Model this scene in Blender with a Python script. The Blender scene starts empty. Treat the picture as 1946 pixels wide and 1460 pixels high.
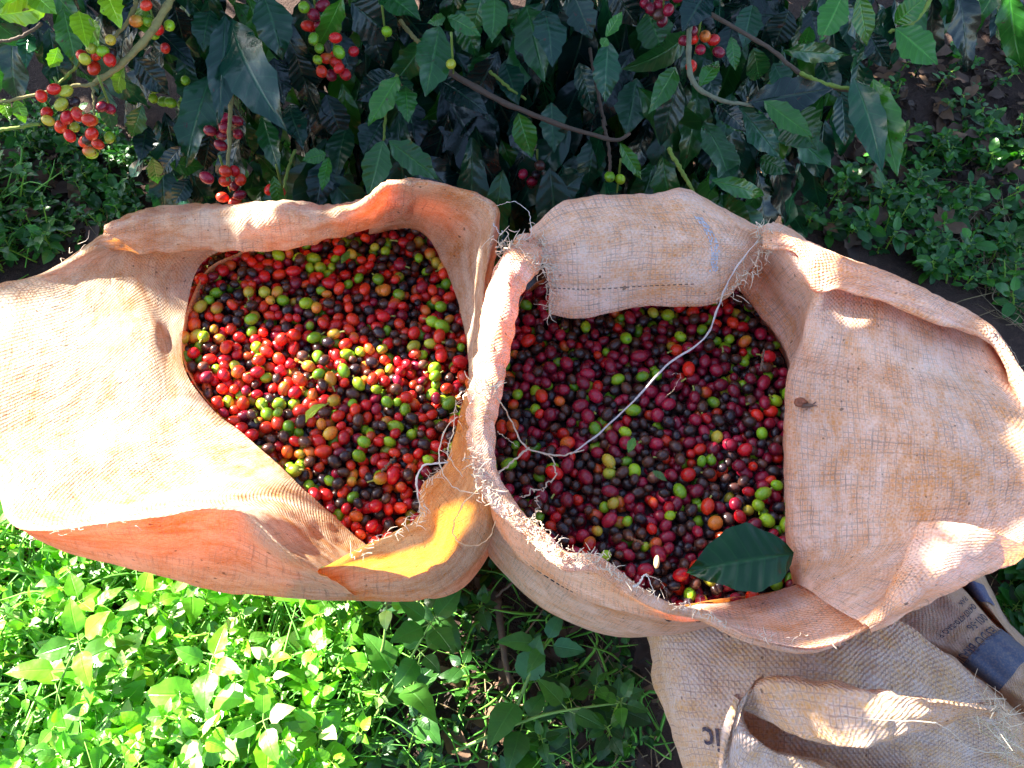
import bpy, math, random
import numpy as np
from mathutils import Vector, noise as mnoise

# ------------------------------------------------------------------ camera, sky, sun, exposure
SC = bpy.context.scene
COL = SC.collection
W0, H0 = 1946.0, 1460.0
FPX = 1619.0
PITCH = math.radians(58)
CAM = np.array([0.0, -0.43, 1.157])
FWD = np.array([0.0, math.cos(PITCH), -math.sin(PITCH)])
UPV = np.array([0.0, math.sin(PITCH), math.cos(PITCH)])

cd = bpy.data.cameras.new("camera")
cam = bpy.data.objects.new("camera", cd)
COL.objects.link(cam)
cam.location = CAM
cam.rotation_euler = (math.pi / 2 - PITCH, 0, 0)
cd.sensor_width = 36
cd.lens = 36 * FPX / W0
cd.clip_start = 0.02
cd.clip_end = 400
SC.camera = cam

SUN = np.array([-0.72, 0.42, 0.50]); SUN /= np.linalg.norm(SUN)
wd = bpy.data.worlds.new("World")
SC.world = wd
wd.use_nodes = True
wn = wd.node_tree
sky = wn.nodes.new("ShaderNodeTexSky")
sky.sky_type = 'NISHITA'
sky.sun_disc = False
sky.sun_elevation = math.asin(SUN[2])
sky.sun_rotation = math.atan2(SUN[0], SUN[1])
bgn = wn.nodes["Background"]
bgn.inputs[1].default_value = 0.063
wn.links.new(sky.outputs[0], bgn.inputs[0])

ld = bpy.data.lights.new("sun", 'SUN')
ld.energy = 5.0
ld.angle = math.radians(0.55)
ld.color = (1.0, 0.93, 0.80)
sun = bpy.data.objects.new("sun", ld)
COL.objects.link(sun)
sun.rotation_euler = Vector(SUN).to_track_quat('Z', 'Y').to_euler()
sun.location = Vector(SUN) * 5
SC.view_settings.view_transform = 'Standard'
SC.view_settings.look = 'None'
SC.view_settings.gamma = 1
SC.view_settings.exposure = 3.3
SC.cycles.max_bounces = 10
SC.cycles.diffuse_bounces = 5
SC.cycles.transmission_bounces = 6
SC.cycles.use_denoising = True

R = random.Random(11)
NR = np.random.default_rng(5)


# ------------------------------------------------------------------ helpers
def ray(px, py):
    d = FWD + np.array([1.0, 0, 0]) * ((px - W0 / 2) / FPX) + UPV * (-(py - H0 / 2) / FPX)
    return d


def atz(px, py, z):
    d = ray(px, py)
    return CAM + d * ((z - CAM[2]) / d[2])


def atd(px, py, depth):
    return CAM + ray(px, py) * depth


def project(p):
    p = np.asarray(p, float)
    r = p - CAM
    dep = r @ FWD
    return W0 / 2 + FPX * r[..., 0] / dep, H0 / 2 - FPX * (r @ UPV) / dep, dep


def nrm(v):
    v = np.asarray(v, float)
    return v / (np.linalg.norm(v) + 1e-12)


def fbm(p, s, o=3):
    return mnoise.fractal(Vector((float(p[0]) * s, float(p[1]) * s, float(p[2]) * s)), 0.6, 2.0, o)


class MB:
    """collects geometry, then links it as ONE mesh object"""
    def __init__(self):
        self.v, self.f, self.c, self.uv, self.n = [], [], [], [], 0

    def add(self, verts, faces, col=(1, 1, 1), uv=None):
        verts = np.asarray(verts, float).reshape(-1, 3)
        k = len(verts)
        self.v.append(verts)
        n = self.n
        self.f.extend([tuple(i + n for i in f) for f in faces])
        c = np.asarray(col, float)
        if c.ndim == 1:
            c = np.tile(c[:3], (k, 1))
        self.c.append(c[:, :3])
        self.uv.append(np.zeros((k, 2)) if uv is None else np.asarray(uv, float).reshape(-1, 2))
        self.n += k

    def build(self, name, mat, parent=None, origin=None, smooth=True):
        me = bpy.data.meshes.new(name)
        V = np.concatenate(self.v)
        pw = np.zeros(3)
        if parent is not None:
            p = parent
            while p is not None:
                pw = pw + np.array(p.location); p = p.parent
        off = np.zeros(3)
        if origin is not None:
            off = np.asarray(origin, float)
        elif parent is None:
            off = np.array([V[:, 0].mean(), V[:, 1].mean(), V[:, 2].min()])
        me.from_pydata((V - pw - off).tolist() if parent is None or origin is None else (V - off).tolist(), [], self.f)
        C4 = np.ones((len(V), 4), np.float32)
        C4[:, :3] = np.concatenate(self.c)
        a = me.attributes.new("col", 'FLOAT_COLOR', 'POINT')
        a.data.foreach_set("color", C4.ravel())
        U = np.concatenate(self.uv)
        li = np.zeros(len(me.loops), np.int32)
        me.loops.foreach_get("vertex_index", li)
        ul = me.uv_layers.new(name="UVMap")
        ul.data.foreach_set("uv", U[li].astype(np.float32).ravel())
        if smooth:
            me.polygons.foreach_set("use_smooth", np.ones(len(me.polygons), bool))
        me.materials.append(mat)
        me.update()
        o = bpy.data.objects.new(name, me)
        COL.objects.link(o)
        if parent is not None:
            o.parent = parent
            o.location = (0, 0, 0)
        else:
            o.location = off
        return o


def tag(o, label=None, cat=None, group=None, kind=None):
    if label: o["label"] = label
    if cat: o["category"] = cat
    if group: o["group"] = group
    if kind: o["kind"] = kind
    return o


def empty(name, loc, label, cat, group=None):
    o = bpy.data.objects.new(name, None)
    o.empty_display_size = 0.05
    o.location = loc
    COL.objects.link(o)
    return tag(o, label, cat, group)


def catmull(P, n):
    """P: (k, ...) control points -> n samples"""
    P = np.asarray(P, float)
    k = len(P)
    t = np.linspace(0, k - 1, n)
    i = np.clip(np.floor(t).astype(int), 0, k - 2)
    s = (t - i).reshape((-1,) + (1,) * (P.ndim - 1))
    Q = np.concatenate([(2 * P[0] - P[1])[None], P, (2 * P[-1] - P[-2])[None]])
    a, b, c, d = Q[i], Q[i + 1], Q[i + 2], Q[i + 3]
    return 0.5 * (2 * b + (c - a) * s + (2 * a - 5 * b + 4 * c - d) * s ** 2 + (3 * b - a - 3 * c + d) * s ** 3)


def grid_faces(nr, nc, closed=False):
    f = []
    for i in range(nr - 1):
        for j in range(nc if closed else nc - 1):
            j2 = (j + 1) % nc
            f.append((i * nc + j, i * nc + j2, (i + 1) * nc + j2, (i + 1) * nc + j))
    return f


def tube(mb, pts, rad, sides=6, col=(1, 1, 1), n=None, cap=True, flat=1.0):
    pts = np.asarray(pts, float)
    if n: pts = catmull(pts, n)
    k = len(pts)
    rad = np.interp(np.linspace(0, 1, k), np.linspace(0, 1, len(np.atleast_1d(rad))), np.atleast_1d(rad))
    T = np.gradient(pts, axis=0)
    T /= np.linalg.norm(T, axis=1, keepdims=True) + 1e-12
    ref = np.array([0.3, 0.2, 1.0]) if abs(T[0][2]) < 0.9 else np.array([1.0, 0.2, 0])
    A = np.cross(T, ref); A /= np.linalg.norm(A, axis=1, keepdims=True) + 1e-12
    B = np.cross(T, A)
    an = np.linspace(0, 2 * math.pi, sides, endpoint=False)
    V = pts[:, None, :] + rad[:, None, None] * (np.cos(an)[None, :, None] * A[:, None, :] + flat * np.sin(an)[None, :, None] * B[:, None, :])
    f = grid_faces(k, sides, True)
    if cap:
        f.append(tuple(range(sides))[::-1]); f.append(tuple((k - 1) * sides + i for i in range(sides)))
    u = np.repeat(np.linspace(0, 1, k)[:, None], sides, 1)
    w = np.repeat(np.linspace(0, 1, sides)[None, :], k, 0)
    mb.add(V.reshape(-1, 3), f, col, np.stack([w, u], -1).reshape(-1, 2))


# ------------------------------------------------------------------ materials
def newmat(name):
    m = bpy.data.materials.new(name)
    m.use_nodes = True
    nt = m.node_tree
    nt.nodes.clear()
    out = nt.nodes.new("ShaderNodeOutputMaterial")
    return m, nt, out


class NT:
    def __init__(self, nt): self.t = nt
    def n(self, ty, **k):
        x = self.t.nodes.new(ty)
        for a, b in k.items(): setattr(x, a, b)
        return x
    def l(self, a, b): self.t.links.new(a, b)
    def math(self, op, a, b=None, c=None, clamp=False):
        x = self.n("ShaderNodeMath", operation=op); x.use_clamp = clamp
        for i, v in enumerate((a, b, c)):
            if v is None: continue
            if isinstance(v, (int, float)): x.inputs[i].default_value = v
            else: self.l(v, x.inputs[i])
        return x.outputs[0]
    def mix(self, fac, a, b, mode='MIX'):
        x = self.n("ShaderNodeMix", data_type='RGBA', blend_type=mode)
        for s, v in ((x.inputs[0], fac), (x.inputs[6], a), (x.inputs[7], b)):
            if isinstance(v, (int, float)): s.default_value = v
            elif isinstance(v, tuple): s.default_value = (*v, 1)
            else: self.l(v, s)
        return x.outputs[2]
    def noise(self, vec, scale, detail=4, rough=.6, dist=0):
        x = self.n("ShaderNodeTexNoise")
        x.inputs["Scale"].default_value = scale; x.inputs["Detail"].default_value = detail
        x.inputs["Roughness"].default_value = rough; x.inputs["Distortion"].default_value = dist
        if vec is not None: self.l(vec, x.inputs["Vector"])
        return x.outputs[0]
    def mapping(self, vec, scale=(1, 1, 1), loc=(0, 0, 0), rot=(0, 0, 0)):
        x = self.n("ShaderNodeMapping")
        x.inputs["Scale"].default_value = scale; x.inputs["Location"].default_value = loc; x.inputs["Rotation"].default_value = rot
        self.l(vec, x.inputs["Vector"]); return x.outputs[0]
    def ramp(self, fac, lo, hi):
        x = self.n("ShaderNodeMapRange"); x.clamp = True
        x.inputs[1].default_value = lo; x.inputs[2].default_value = hi
        self.l(fac, x.inputs[0]); return x.outputs[0]
    def bump(self, h, strength, dist, normal=None):
        x = self.n("ShaderNodeBump"); x.inputs["Strength"].default_value = strength; x.inputs["Distance"].default_value = dist
        self.l(h, x.inputs["Height"])
        if normal is not None: self.l(normal, x.inputs["Normal"])
        return x.outputs[0]
    def prin(self, col, rough, normal=None, spec=.5):
        x = self.n("ShaderNodeBsdfPrincipled")
        for s, v in ((x.inputs["Base Color"], col), (x.inputs["Roughness"], rough), (x.inputs["Specular IOR Level"], spec)):
            if isinstance(v, (int, float)): s.default_value = v
            elif isinstance(v, tuple): s.default_value = (*v, 1)
            else: self.l(v, s)
        if normal is not None: self.l(normal, x.inputs["Normal"])
        return x
    def uv(self): return self.n("ShaderNodeUVMap").outputs[0]
    def obj(self): return self.n("ShaderNodeTexCoord").outputs["Object"]
    def sep(self, v):
        x = self.n("ShaderNodeSeparateXYZ"); self.l(v, x.inputs[0]); return x.outputs
    def attr(self, name="col"):
        return self.n("ShaderNodeAttribute", attribute_name=name).outputs["Color"]


def cloth_mat(name, pale, stain, trans_col, transl=.4, bias=0.0, pitch=.0032, lines=1.0, weave=1.0):
    m, nt, out = newmat(name); N = NT(nt)
    uv = N.uv()
    s = N.sep(uv)
    warp = N.noise(uv, 26, 3)
    wob = N.math('MULTIPLY', N.math('SUBTRACT', warp, .5), .008)
    u = N.math('ADD', s[0], wob); v = N.math('ADD', s[1], wob)
    su = N.math('SINE', N.math('MULTIPLY', u, 2 * math.pi / pitch))
    sv = N.math('SINE', N.math('MULTIPLY', v, 2 * math.pi / pitch))
    wv = N.math('MULTIPLY', su, sv)
    wh = N.math('MAXIMUM', su, sv)
    big = N.noise(uv, 9, 5, .62, .6)
    fib = N.noise(N.mapping(uv, (60, 260, 1)), 4, 4, .7)
    fib2 = N.noise(N.mapping(uv, (300, 70, 1)), 4, 3, .7)
    spk = N.noise(uv, 260, 3, .7)
    mdm = N.noise(N.mapping(uv, (1, 2.4, 1)), 30, 4, .65, .5)
    f = N.math('ADD', N.math('MULTIPLY', big, .75), N.math('MULTIPLY', fib, .75))
    f = N.math('ADD', f, N.math('MULTIPLY', fib2, .45))
    f = N.math('ADD', f, N.math('MULTIPLY', mdm, .75))
    f = N.math('ADD', f, N.math('MULTIPLY', wh, -.045 * weave))
    f = N.ramp(f, 1.16 - bias, 1.62 - bias)
    c = N.mix(f, pale, stain)
    # creased ribbon lines
    lu = N.math('ABSOLUTE', N.math('SINE', N.math('MULTIPLY', u, math.pi / .0105)))
    lv = N.math('ABSOLUTE', N.math('SINE', N.math('MULTIPLY', v, math.pi / .0088)))
    ln = N.math('MINIMUM', N.math('MULTIPLY', lu, 1.0), lv)
    lm = N.math('MULTIPLY', N.math('SUBTRACT', 1.0, N.ramp(ln, .04, .22)), N.ramp(N.noise(uv, 30, 3), .44, .66))
    c = N.mix(N.math('MULTIPLY', lm, .5 * lines), c, (.26, .15, .11))
    gr = N.math('MULTIPLY', N.ramp(wh, .70, 1.0), .42 * weave)
    c = N.mix(N.math('MULTIPLY', gr, N.ramp(N.noise(uv, 60, 2), .35, .6)), c, (.30, .18, .14))
    dots = N.ramp(N.noise(uv, 150, 1, .4), .73, .76)
    c = N.mix(N.math('MULTIPLY', dots, .7), c, (.10, .05, .03))
    h = N.math('ADD', N.math('MULTIPLY', wv, .25 * weave), N.math('ADD', N.math('MULTIPLY', fib, .6), N.math('MULTIPLY', N.noise(uv, 45, 4), 3.2)))
    bp = N.bump(h, .75, .0020)
    p = N.prin(c, .62, bp, .25)
    t = N.n("ShaderNodeBsdfTranslucent")
    tc = N.mix(1.0, c, trans_col, 'MULTIPLY')
    N.l(tc, t.inputs[0]); N.l(bp, t.inputs["Normal"])
    mx = N.n("ShaderNodeMixShader"); mx.inputs[0].default_value = transl
    N.l(p.outputs[0], mx.inputs[1]); N.l(t.outputs[0], mx.inputs[2])
    N.l(mx.outputs[0], out.inputs[0])
    return m


def leaf_mat(name, rough=.32, transl=.25, spots=.5, tcol=(1.6, 1.9, .35), veinmix=.22, vein_n=8.0, spec=.5, latb=.22):
    m, nt, out = newmat(name); N = NT(nt)
    c = N.attr(); uv = N.uv(); s = N.sep(uv); ob = N.obj()
    au = N.math('ABSOLUTE', s[0])
    mid = N.math('SUBTRACT', 1.0, N.ramp(au, .02, .09))
    lat = N.math('SINE', N.math('MULTIPLY', N.math('SUBTRACT', s[1], N.math('MULTIPLY', au, .13)), 2 * math.pi * vein_n))
    latl = N.ramp(lat, .90, 1.0)
    vn = N.math('MAXIMUM', mid, N.math('MULTIPLY', latl, .45))
    blotch = N.ramp(N.noise(ob, 35, 3), .3, .75)
    c1 = N.mix(N.math('MULTIPLY', blotch, .5), c, N.mix(1.0, c, (1.9, 1.7, 1.0), 'MULTIPLY'))
    c1 = N.mix(N.math('MULTIPLY', vn, veinmix), c1, N.mix(.8, (.16, .30, .08), N.mix(1.0, c, (5.0, 5.0, 4.0), 'MULTIPLY')))
    sp = N.ramp(N.noise(ob, 95, 2, .5, .4), .70, .73)
    c1 = N.mix(N.math('MULTIPLY', sp, spots), c1, (.045, .018, .012))
    h = N.math('ADD', N.math('MULTIPLY', lat, latb), N.math('MULTIPLY', mid, -.7))
    h = N.math('ADD', h, N.math('MULTIPLY', N.noise(ob, 90, 2), .8))
    bp = N.bump(h, .5, .0014)
    p = N.prin(c1, rough, bp, spec)
    t = N.n("ShaderNodeBsdfTranslucent")
    N.l(N.mix(1.0, c1, tcol, 'MULTIPLY'), t.inputs[0])
    mx = N.n("ShaderNodeMixShader"); mx.inputs[0].default_value = transl
    N.l(p.outputs[0], mx.inputs[1]); N.l(t.outputs[0], mx.inputs[2])
    N.l(mx.outputs[0], out.inputs[0])
    return m


def plain_mat(name, rough=.5, spec=.4, nscale=120, namt=.35, bump=.3, bdist=.001, dark=(.02, .012, .01), transl=0):
    m, nt, out = newmat(name); N = NT(nt)
    c = N.attr(); ob = N.obj()
    nz = N.noise(ob, nscale, 4, .65)
    c1 = N.mix(N.math('MULTIPLY', N.ramp(nz, .45, .8), namt), c, dark)
    p = N.prin(c1, rough, N.bump(nz, bump, bdist), spec)
    if transl:
        t = N.n("ShaderNodeBsdfTranslucent"); N.l(c1, t.inputs[0])
        mx = N.n("ShaderNodeMixShader"); mx.inputs[0].default_value = transl
        N.l(p.outputs[0], mx.inputs[1]); N.l(t.outputs[0], mx.inputs[2]); N.l(mx.outputs[0], out.inputs[0])
    else:
        N.l(p.outputs[0], out.inputs[0])
    return m


def soil_mat():
    m, nt, out = newmat("soil"); N = NT(nt)
    ob = N.obj()
    a = N.noise(ob, 6, 5, .6); b = N.noise(ob, 70, 5, .7); d = N.noise(ob, 300, 3, .7)
    c = N.mix(N.ramp(a, .35, .7), (.035, .022, .020), (.085, .055, .045))
    c = N.mix(N.math('MULTIPLY', N.ramp(b, .5, .75), .7), c, (.12, .075, .06))
    c = N.mix(N.math('MULTIPLY', N.ramp(d, .6, .8), .5), c, (.02, .013, .01))
    h = N.math('ADD', N.math('MULTIPLY', b, 2.0), d)
    N.l(N.prin(c, .95, N.bump(h, .9, .006), .15).outputs[0], out.inputs[0])
    return m


M = {
    'cloth_left': cloth_mat("woven_cloth_left", (.76, .66, .52), (.56, .24, .05), (1.05, .54, .05), .52, .03, .0042, 1.3, 1.0),
    'cloth_right': cloth_mat("woven_cloth_right", (.88, .67, .56), (.72, .31, .09), (1.15, .56, .12), .34, .02, .0042, 1.2, 1.3),
    'cloth_grey': cloth_mat("woven_cloth_grey", (.64, .52, .49), (.58, .32, .13), (1.0, .6, .3), .22, .06, .0052, .4, 1.7),
    'cloth_print': cloth_mat("woven_cloth_print", (.54, .37, .31), (.46, .26, .12), (1.0, .6, .3), .22, .05, .0042, .3, 1.2),
    'thread': plain_mat("thread_fibre", .6, .3, 300, .25, .2, .0005, (.35, .17, .07), .35),
    'ink': plain_mat("printed_ink", .7, .2, 420, .8, .3, .0008, (.22, .16, .13)),
    'cherry': None,
    'leaf': leaf_mat("coffee_leaf_skin", .23, .11, .8, spec=.42),
    'gloss': leaf_mat("glossy_leaf_skin", .20, .05, .6, veinmix=.16, spec=.24, latb=.5),
    'young': leaf_mat("young_leaf_skin", .35, .40, .2, (1.7, 1.9, .3)),
    'weed': leaf_mat("weed_leaf_skin", .36, .40, .15, (1.2, 1.6, .30), .10, 5.0, .45, .06),
    'bark': plain_mat("twig_bark", .8, .3, 160, .55, .6, .002, (.05, .03, .02)),
    'stem': plain_mat("green_stem", .5, .4, 150, .2, .2, .001, (.03, .05, .01), .15),
    'dry': plain_mat("dry_leaf", .8, .2, 60, .5, .5, .002, (.03, .02, .016), .1),
    'soil': soil_mat(),
    'snail': plain_mat("snail_shell", .3, .3, 500, .4, .2, .0004, (.10, .05, .03)),
}


def cherry_mat():
    m, nt, out = newmat("cherry_skin"); N = NT(nt)
    c = N.attr(); ob = N.obj()
    s1 = N.ramp(N.noise(ob, 130, 2, .5), .40, .72)
    c1 = N.mix(N.math('MULTIPLY', s1, .30), c, N.mix(1.0, c, (.35, .30, .35), 'MULTIPLY'))
    s2 = N.ramp(N.noise(ob, 520, 1, .4), .70, .73)
    c1 = N.mix(N.math('MULTIPLY', s2, .8), c1, (.03, .015, .01))
    rg = N.math('ADD', .17, N.math('MULTIPLY', N.noise(ob, 160, 2), .22))
    p = N.prin(c1, rg, N.bump(N.noise(ob, 420, 2), .12, .0008), .42)
    N.l(p.outputs[0], out.inputs[0])
    return m


M['cherry'] = cherry_mat()

# ------------------------------------------------------------------ ground
def ground_z(x, y):
    return 0.022 * mnoise.noise(Vector((x * 3.1, y * 3.1, .3))) + 0.008 * mnoise.noise(Vector((x * 17, y * 17, 1.3))) + 0.16 * max(0, y - .75) * 0.9 * (1 if y < 3 else 3 / max(y, 3) * 1)


def make_ground():
    t = np.linspace(-1, 1, 181)
    ax = np.sign(t) * (np.abs(t) * 1.9 + np.abs(t) ** 9 * 150)
    X, Y = np.meshgrid(ax, ax + .3)
    V = np.zeros((len(t), len(t), 3))
    for i in range(len(t)):
        for j in range(len(t)):
            x, y = X[i, j], Y[i, j]
            V[i, j] = (x, y, ground_z(x, y) if abs(x) < 6 and abs(y) < 6 else 0.3 * (y > 0))
    mb = MB(); mb.add(V, grid_faces(len(t), len(t)), (1, 1, 1))
    g = mb.build("ground", M['soil'], None, (0, 0, 0))
    tag(g, kind='structure')


make_ground()

# ------------------------------------------------------------------ sacks: cloth sheets
def patch(rows, nu=70, nv=None, amp=.0022, sc=30, big=.004, bsc=9, seed=0, noise_edge=1.0):
    """rows of (px,py,z) control points -> (nv,nu,3) surface points"""
    P = np.array([[atz(*q) for q in r] for r in rows])
    nv = nv or max(12, 10 * (len(rows) - 1))
    G = catmull(P, nv)
    G = np.swapaxes(catmull(np.swapaxes(G, 0, 1), nu), 0, 1)
    du = np.gradient(G, axis=1); dv = np.gradient(G, axis=0)
    Nn = np.cross(du, dv); Nn /= np.linalg.norm(Nn, axis=2, keepdims=True) + 1e-12
    D = np.zeros(G.shape[:2])
    for i in range(G.shape[0]):
        for j in range(G.shape[1]):
            q = G[i, j] + seed
            rid = 1 - 2 * abs(mnoise.noise(Vector((q[0] * sc, q[1] * sc * .6, q[2] * sc))))
            rd2 = 1 - 2 * abs(mnoise.noise(Vector((q[0] * sc * 2.1 + q[1] * 14, q[1] * sc * 1.1 + 5, q[2] * sc))))
            msk = max(0, mnoise.noise(Vector((q[0] * 8 + 3, q[1] * 8, q[2] * 8))) + .25)
            D[i, j] = amp * rid + amp * 1.5 * msk * rd2 + big * mnoise.noise(Vector((q[0] * bsc, q[1] * bsc, q[2] * bsc))) + amp * .5 * mnoise.noise(Vector((q[0] * sc * 3, q[1] * sc * 3, q[2] * sc * 3)))
    return G + Nn * D[..., None]


def cloth_uv(G):
    du = np.linalg.norm(np.diff(G, axis=1), axis=2).mean(0)
    dv = np.linalg.norm(np.diff(G, axis=0), axis=2).mean(1)
    u = np.concatenate([[0], np.cumsum(du)]); v = np.concatenate([[0], np.cumsum(dv)])
    U, V = np.meshgrid(u, v)
    return np.stack([U, V], -1)


def add_patch(mb, G, off=(0, 0)):
    nv, nu, _ = G.shape
    mb.add(G, grid_faces(nv, nu), (1, 1, 1), cloth_uv(G) + np.array(off))


def lerp_rows(a, b, ts, zs):
    """rows between a and b in pixel space; zs = added height at each t"""
    out = []
    for t, dz in zip(ts, zs):
        out.append([(p[0] * (1 - t) + q[0] * t, p[1] * (1 - t) + q[1] * t, p[2] * (1 - t) + q[2] * t + dz) for p, q in zip(a, b)])
    return out


def under(row, dz, dx=0, dy=0):
    return [(p[0] + dx, p[1] + dy, p[2] + dz) for p in row]


def fray(root, pts, n, ln=.012, rad=.00035, seed=0, up=.4, col=(.80, .66, .52), jit=.003):
    rr = random.Random(seed); mb = MB()
    P = catmull(pts, 200)
    for k in range(n):
        i = rr.randrange(200)
        p = P[i] + np.array([rr.gauss(0, jit) for _ in range(3)])
        d = nrm([rr.gauss(0, 1), rr.gauss(0, 1), rr.gauss(up, .8)])
        L = ln * rr.uniform(.4, 1.5)
        q = p + d * L * .5 + np.array([rr.gauss(0, .15), rr.gauss(0, .15), rr.gauss(0, .15)]) * L
        e = q + nrm(d + np.array([rr.gauss(0, .8) for _ in range(3)])) * L * .6
        c = np.array(col) * rr.uniform(.75, 1.1)
        tube(mb, [p, q, e], [rad * 1.2, rad, rad * .5], 3, c, 6, False)
    return mb.build("frayed_edge", M['thread'], root)


def body(mb, loop, zc, shift=(0, .09), base=.9, bulge=1.06, uvoff=3.0):
    """the filled body of a sack, from its content line down to the ground"""
    L = np.array([atz(x, y, zc) for x, y in loop])
    L = np.concatenate([L, L[:1]])
    P = catmull(L, 72)[:-1]
    c = P.mean(0)
    prof = [(0, 1.0), (.2, bulge), (.5, bulge * 1.01), (.8, (base + bulge) / 2), (.97, base * .97), (1.0, base * .8)]
    rings = []
    for t, s in prof:
        Q = (P - c) * s + c
        Q[:, 0] += shift[0] * t; Q[:, 1] += shift[1] * t
        Q[:, 2] = zc * (1 - t) + .012 * t
        rings.append(Q)
    G = catmull(np.array(rings), 26)
    for i in range(G.shape[0]):
        for j in range(G.shape[1]):
            q = G[i, j]
            G[i, j] += (q - np.array([c[0], c[1], q[2]])) * .05 * mnoise.noise(Vector(q * 11))
    uv = np.stack(np.meshgrid(np.linspace(0, 1.1, G.shape[1]) + uvoff, np.linspace(0, .5, G.shape[0])), -1)
    n = G.shape[1]
    mb.add(G, grid_faces(G.shape[0], n, True), (1, 1, 1), uv)


ZH_L, ZH_R = .465, .458          # content heights
LOOP_L = [(470, 470), (385, 505), (354, 590), (348, 690), (395, 768), (500, 856), (600, 948), (702, 1037), (800, 1030),
          (865, 960), (895, 850), (903, 740), (893, 640), (868, 540), (830, 450), (770, 420), (640, 430)]
LOOP_R = [(960, 640), (945, 750), (935, 850), (945, 930), (1000, 1000), (1080, 1070), (1180, 1120), (1280, 1150), (1400, 1140),
          (1517, 1106), (1508, 1000), (1500, 850), (1505, 710), (1470, 620), (1400, 540), (1300, 510), (1150, 510), (1020, 540)]

# --- left sack
bl = body_mb = MB()
body(body_mb, LOOP_L, ZH_L - .004, (.02, .10))
r0 = [(470, 462, .468), (385, 497, .468), (354, 590, .468), (348, 690, .468), (395, 768, .468), (460, 822, .468), (510, 865, .468), (560, 912, .468), (620, 965, .468), (665, 1005, .468), (702, 1037, .47)]
r4 = [(215, 440, .510), (95, 512, .515), (-10, 555, .512), (-70, 690, .512), (-70, 820, .515), (-5, 900, .525), (40, 1002, .545), (280, 985, .59), (440, 972, .595), (540, 1047, .575), (605, 1086, .56)]
r1, r2, r3 = lerp_rows(r0, r4, (.25, .5, .76), (.0, .0, .002))
r2[1] = (250, 485, .492); r2[2] = (255, 560, .488); r2[3] = (268, 640, .486); r2[0] = (330, 445, .488)
r1[1] = (320, 492, .477); r1[2] = (310, 585, .476); r1[3] = (318, 672, .475)
r3[1] = (185, 500, .503); r3[2] = (140, 590, .499); r3[3] = (130, 690, .497); r3[4] = (95, 808, .498); r2[4] = (250, 776, .485); r1[4] = (330, 772, .475)
r6 = [(190, 445, .47), (75, 520, .45), (-40, 560, .45), (-100, 700, .45), (-100, 830, .45), (-15, 910, .45), (62, 1022, .48), (300, 1097, .42), (410, 1128, .39), (560, 1141, .38), (690, 1144, .375)]
r5 = lerp_rows(r4, r6, (.5,), (.012,))[0]
LA = patch([r0, r1, r2, r3, r4, r5, r6], 130, 84, .0012, 26, .0018, 8, .0)
add_patch(body_mb, LA)
# near wall, bulging, seen from outside
e = [(555, 1078, .50), (604, 1082, .548), (700, 1037, .57), (760, 1008, .57), (802, 980, .57), (803, 925, .555), (845, 882, .55), (868, 800, .545), (887, 735, .54)]
s_ = [(530, 1136, .35), (600, 1141, .365), (700, 1143, .375), (800, 1142, .37), (868, 1108, .38), (918, 1050, .40), (938, 985, .43), (935, 880, .45), (918, 780, .47)]
em = lerp_rows(e, s_, (.3, .66), (.006, .010))
LC = patch([e, em[0], em[1], s_, under(s_, -.10, 0, -25)], 90, 50, .0012, 30, .003, 9, 1.7)
add_patch(body_mb, LC, (1.3, 0))
# far wall folded inwards over the cherries
h = [(185, 476, .503), (300, 474, .503), (400, 474, .508), (480, 471, .520), (560, 466, .518), (610, 452, .52), (665, 440, .522), (725, 421, .515), (778, 410, .493)]
t = [(200, 432, .520), (300, 403, .530), (400, 395, .540), (480, 391, .552), (560, 394, .562), (620, 399, .562), (690, 385, .57), (738, 350, .578), (800, 347, .578)]
hm = lerp_rows(h, t, (.33, .7), (.012, .014))
for r_ in hm:
    for k_ in range(4): r_[k_] = (r_[k_][0], r_[k_][1], r_[k_][2] - .009 + .002 * k_)
for r_ in hm: r_[-1] = (r_[-1][0], r_[-1][1], r_[-1][2] - .014); r_[-2] = (r_[-2][0], r_[-2][1], r_[-2][2] - .006)
LB = patch([under(h, -.008, 4, -8), h, hm[0], hm[1], t, under(t, -.05, 0, 4), under(t, -.2, 0, 40)], 100, 60, .0032, 34, .004, 10, 4.1)
add_patch(body_mb, LB, (2.2, .1))
# right wall: inner face up to its edge
e = [(735, 350, .575), (800, 346, .58), (870, 358, .578), (936, 392, .57), (936, 450, .56), (924, 520, .55), (916, 600, .54), (906, 680, .53), (896, 780, .52), (900, 860, .52)]
c = [(700, 440, .468), (770, 428, .468), (818, 450, .468), (848, 500, .468), (868, 555, .468), (882, 610, .468), (892, 660, .468), (895, 700, .468), (893, 770, .468), (880, 850, .468)]
cm = lerp_rows(c, e, (.35, .72), (.0, .006))
LD = patch([under(c, -.03, 10, 0), c, cm[0], cm[1], e, under(e, -.03, 5, 4), under(e, -.14, 0, 30)], 90, 56, .0016, 28, .003, 9, 7.3)
add_patch(body_mb, LD, (3.3, .2))
left_root = empty("sack", (-.18, .06, 0), "wide open left sack of coffee cherries with bright sunlit cloth spread to the left", "sack", "open sacks of coffee cherries")
body_mb.build("body", M['cloth_left'], left_root)
fray(left_root, [atz(*q) for q in [(660, 1062, .572), (700, 1042, .575), (760, 1008, .575), (802, 980, .574), (803, 925, .557), (845, 882, .552), (868, 800, .547), (887, 735, .545)]], 80, .007, .0003, 3, .3, jit=.0015)
fray(left_root, [atz(*q) for q in [(60, 1015, .56), (150, 1000, .575), (280, 985, .592)]], 20, .007, .0003, 4)
fray(left_root, [atz(*q) for q in [(120, 490, .515), (170, 470, .515)]], 6, .014, .0003, 8)

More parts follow.
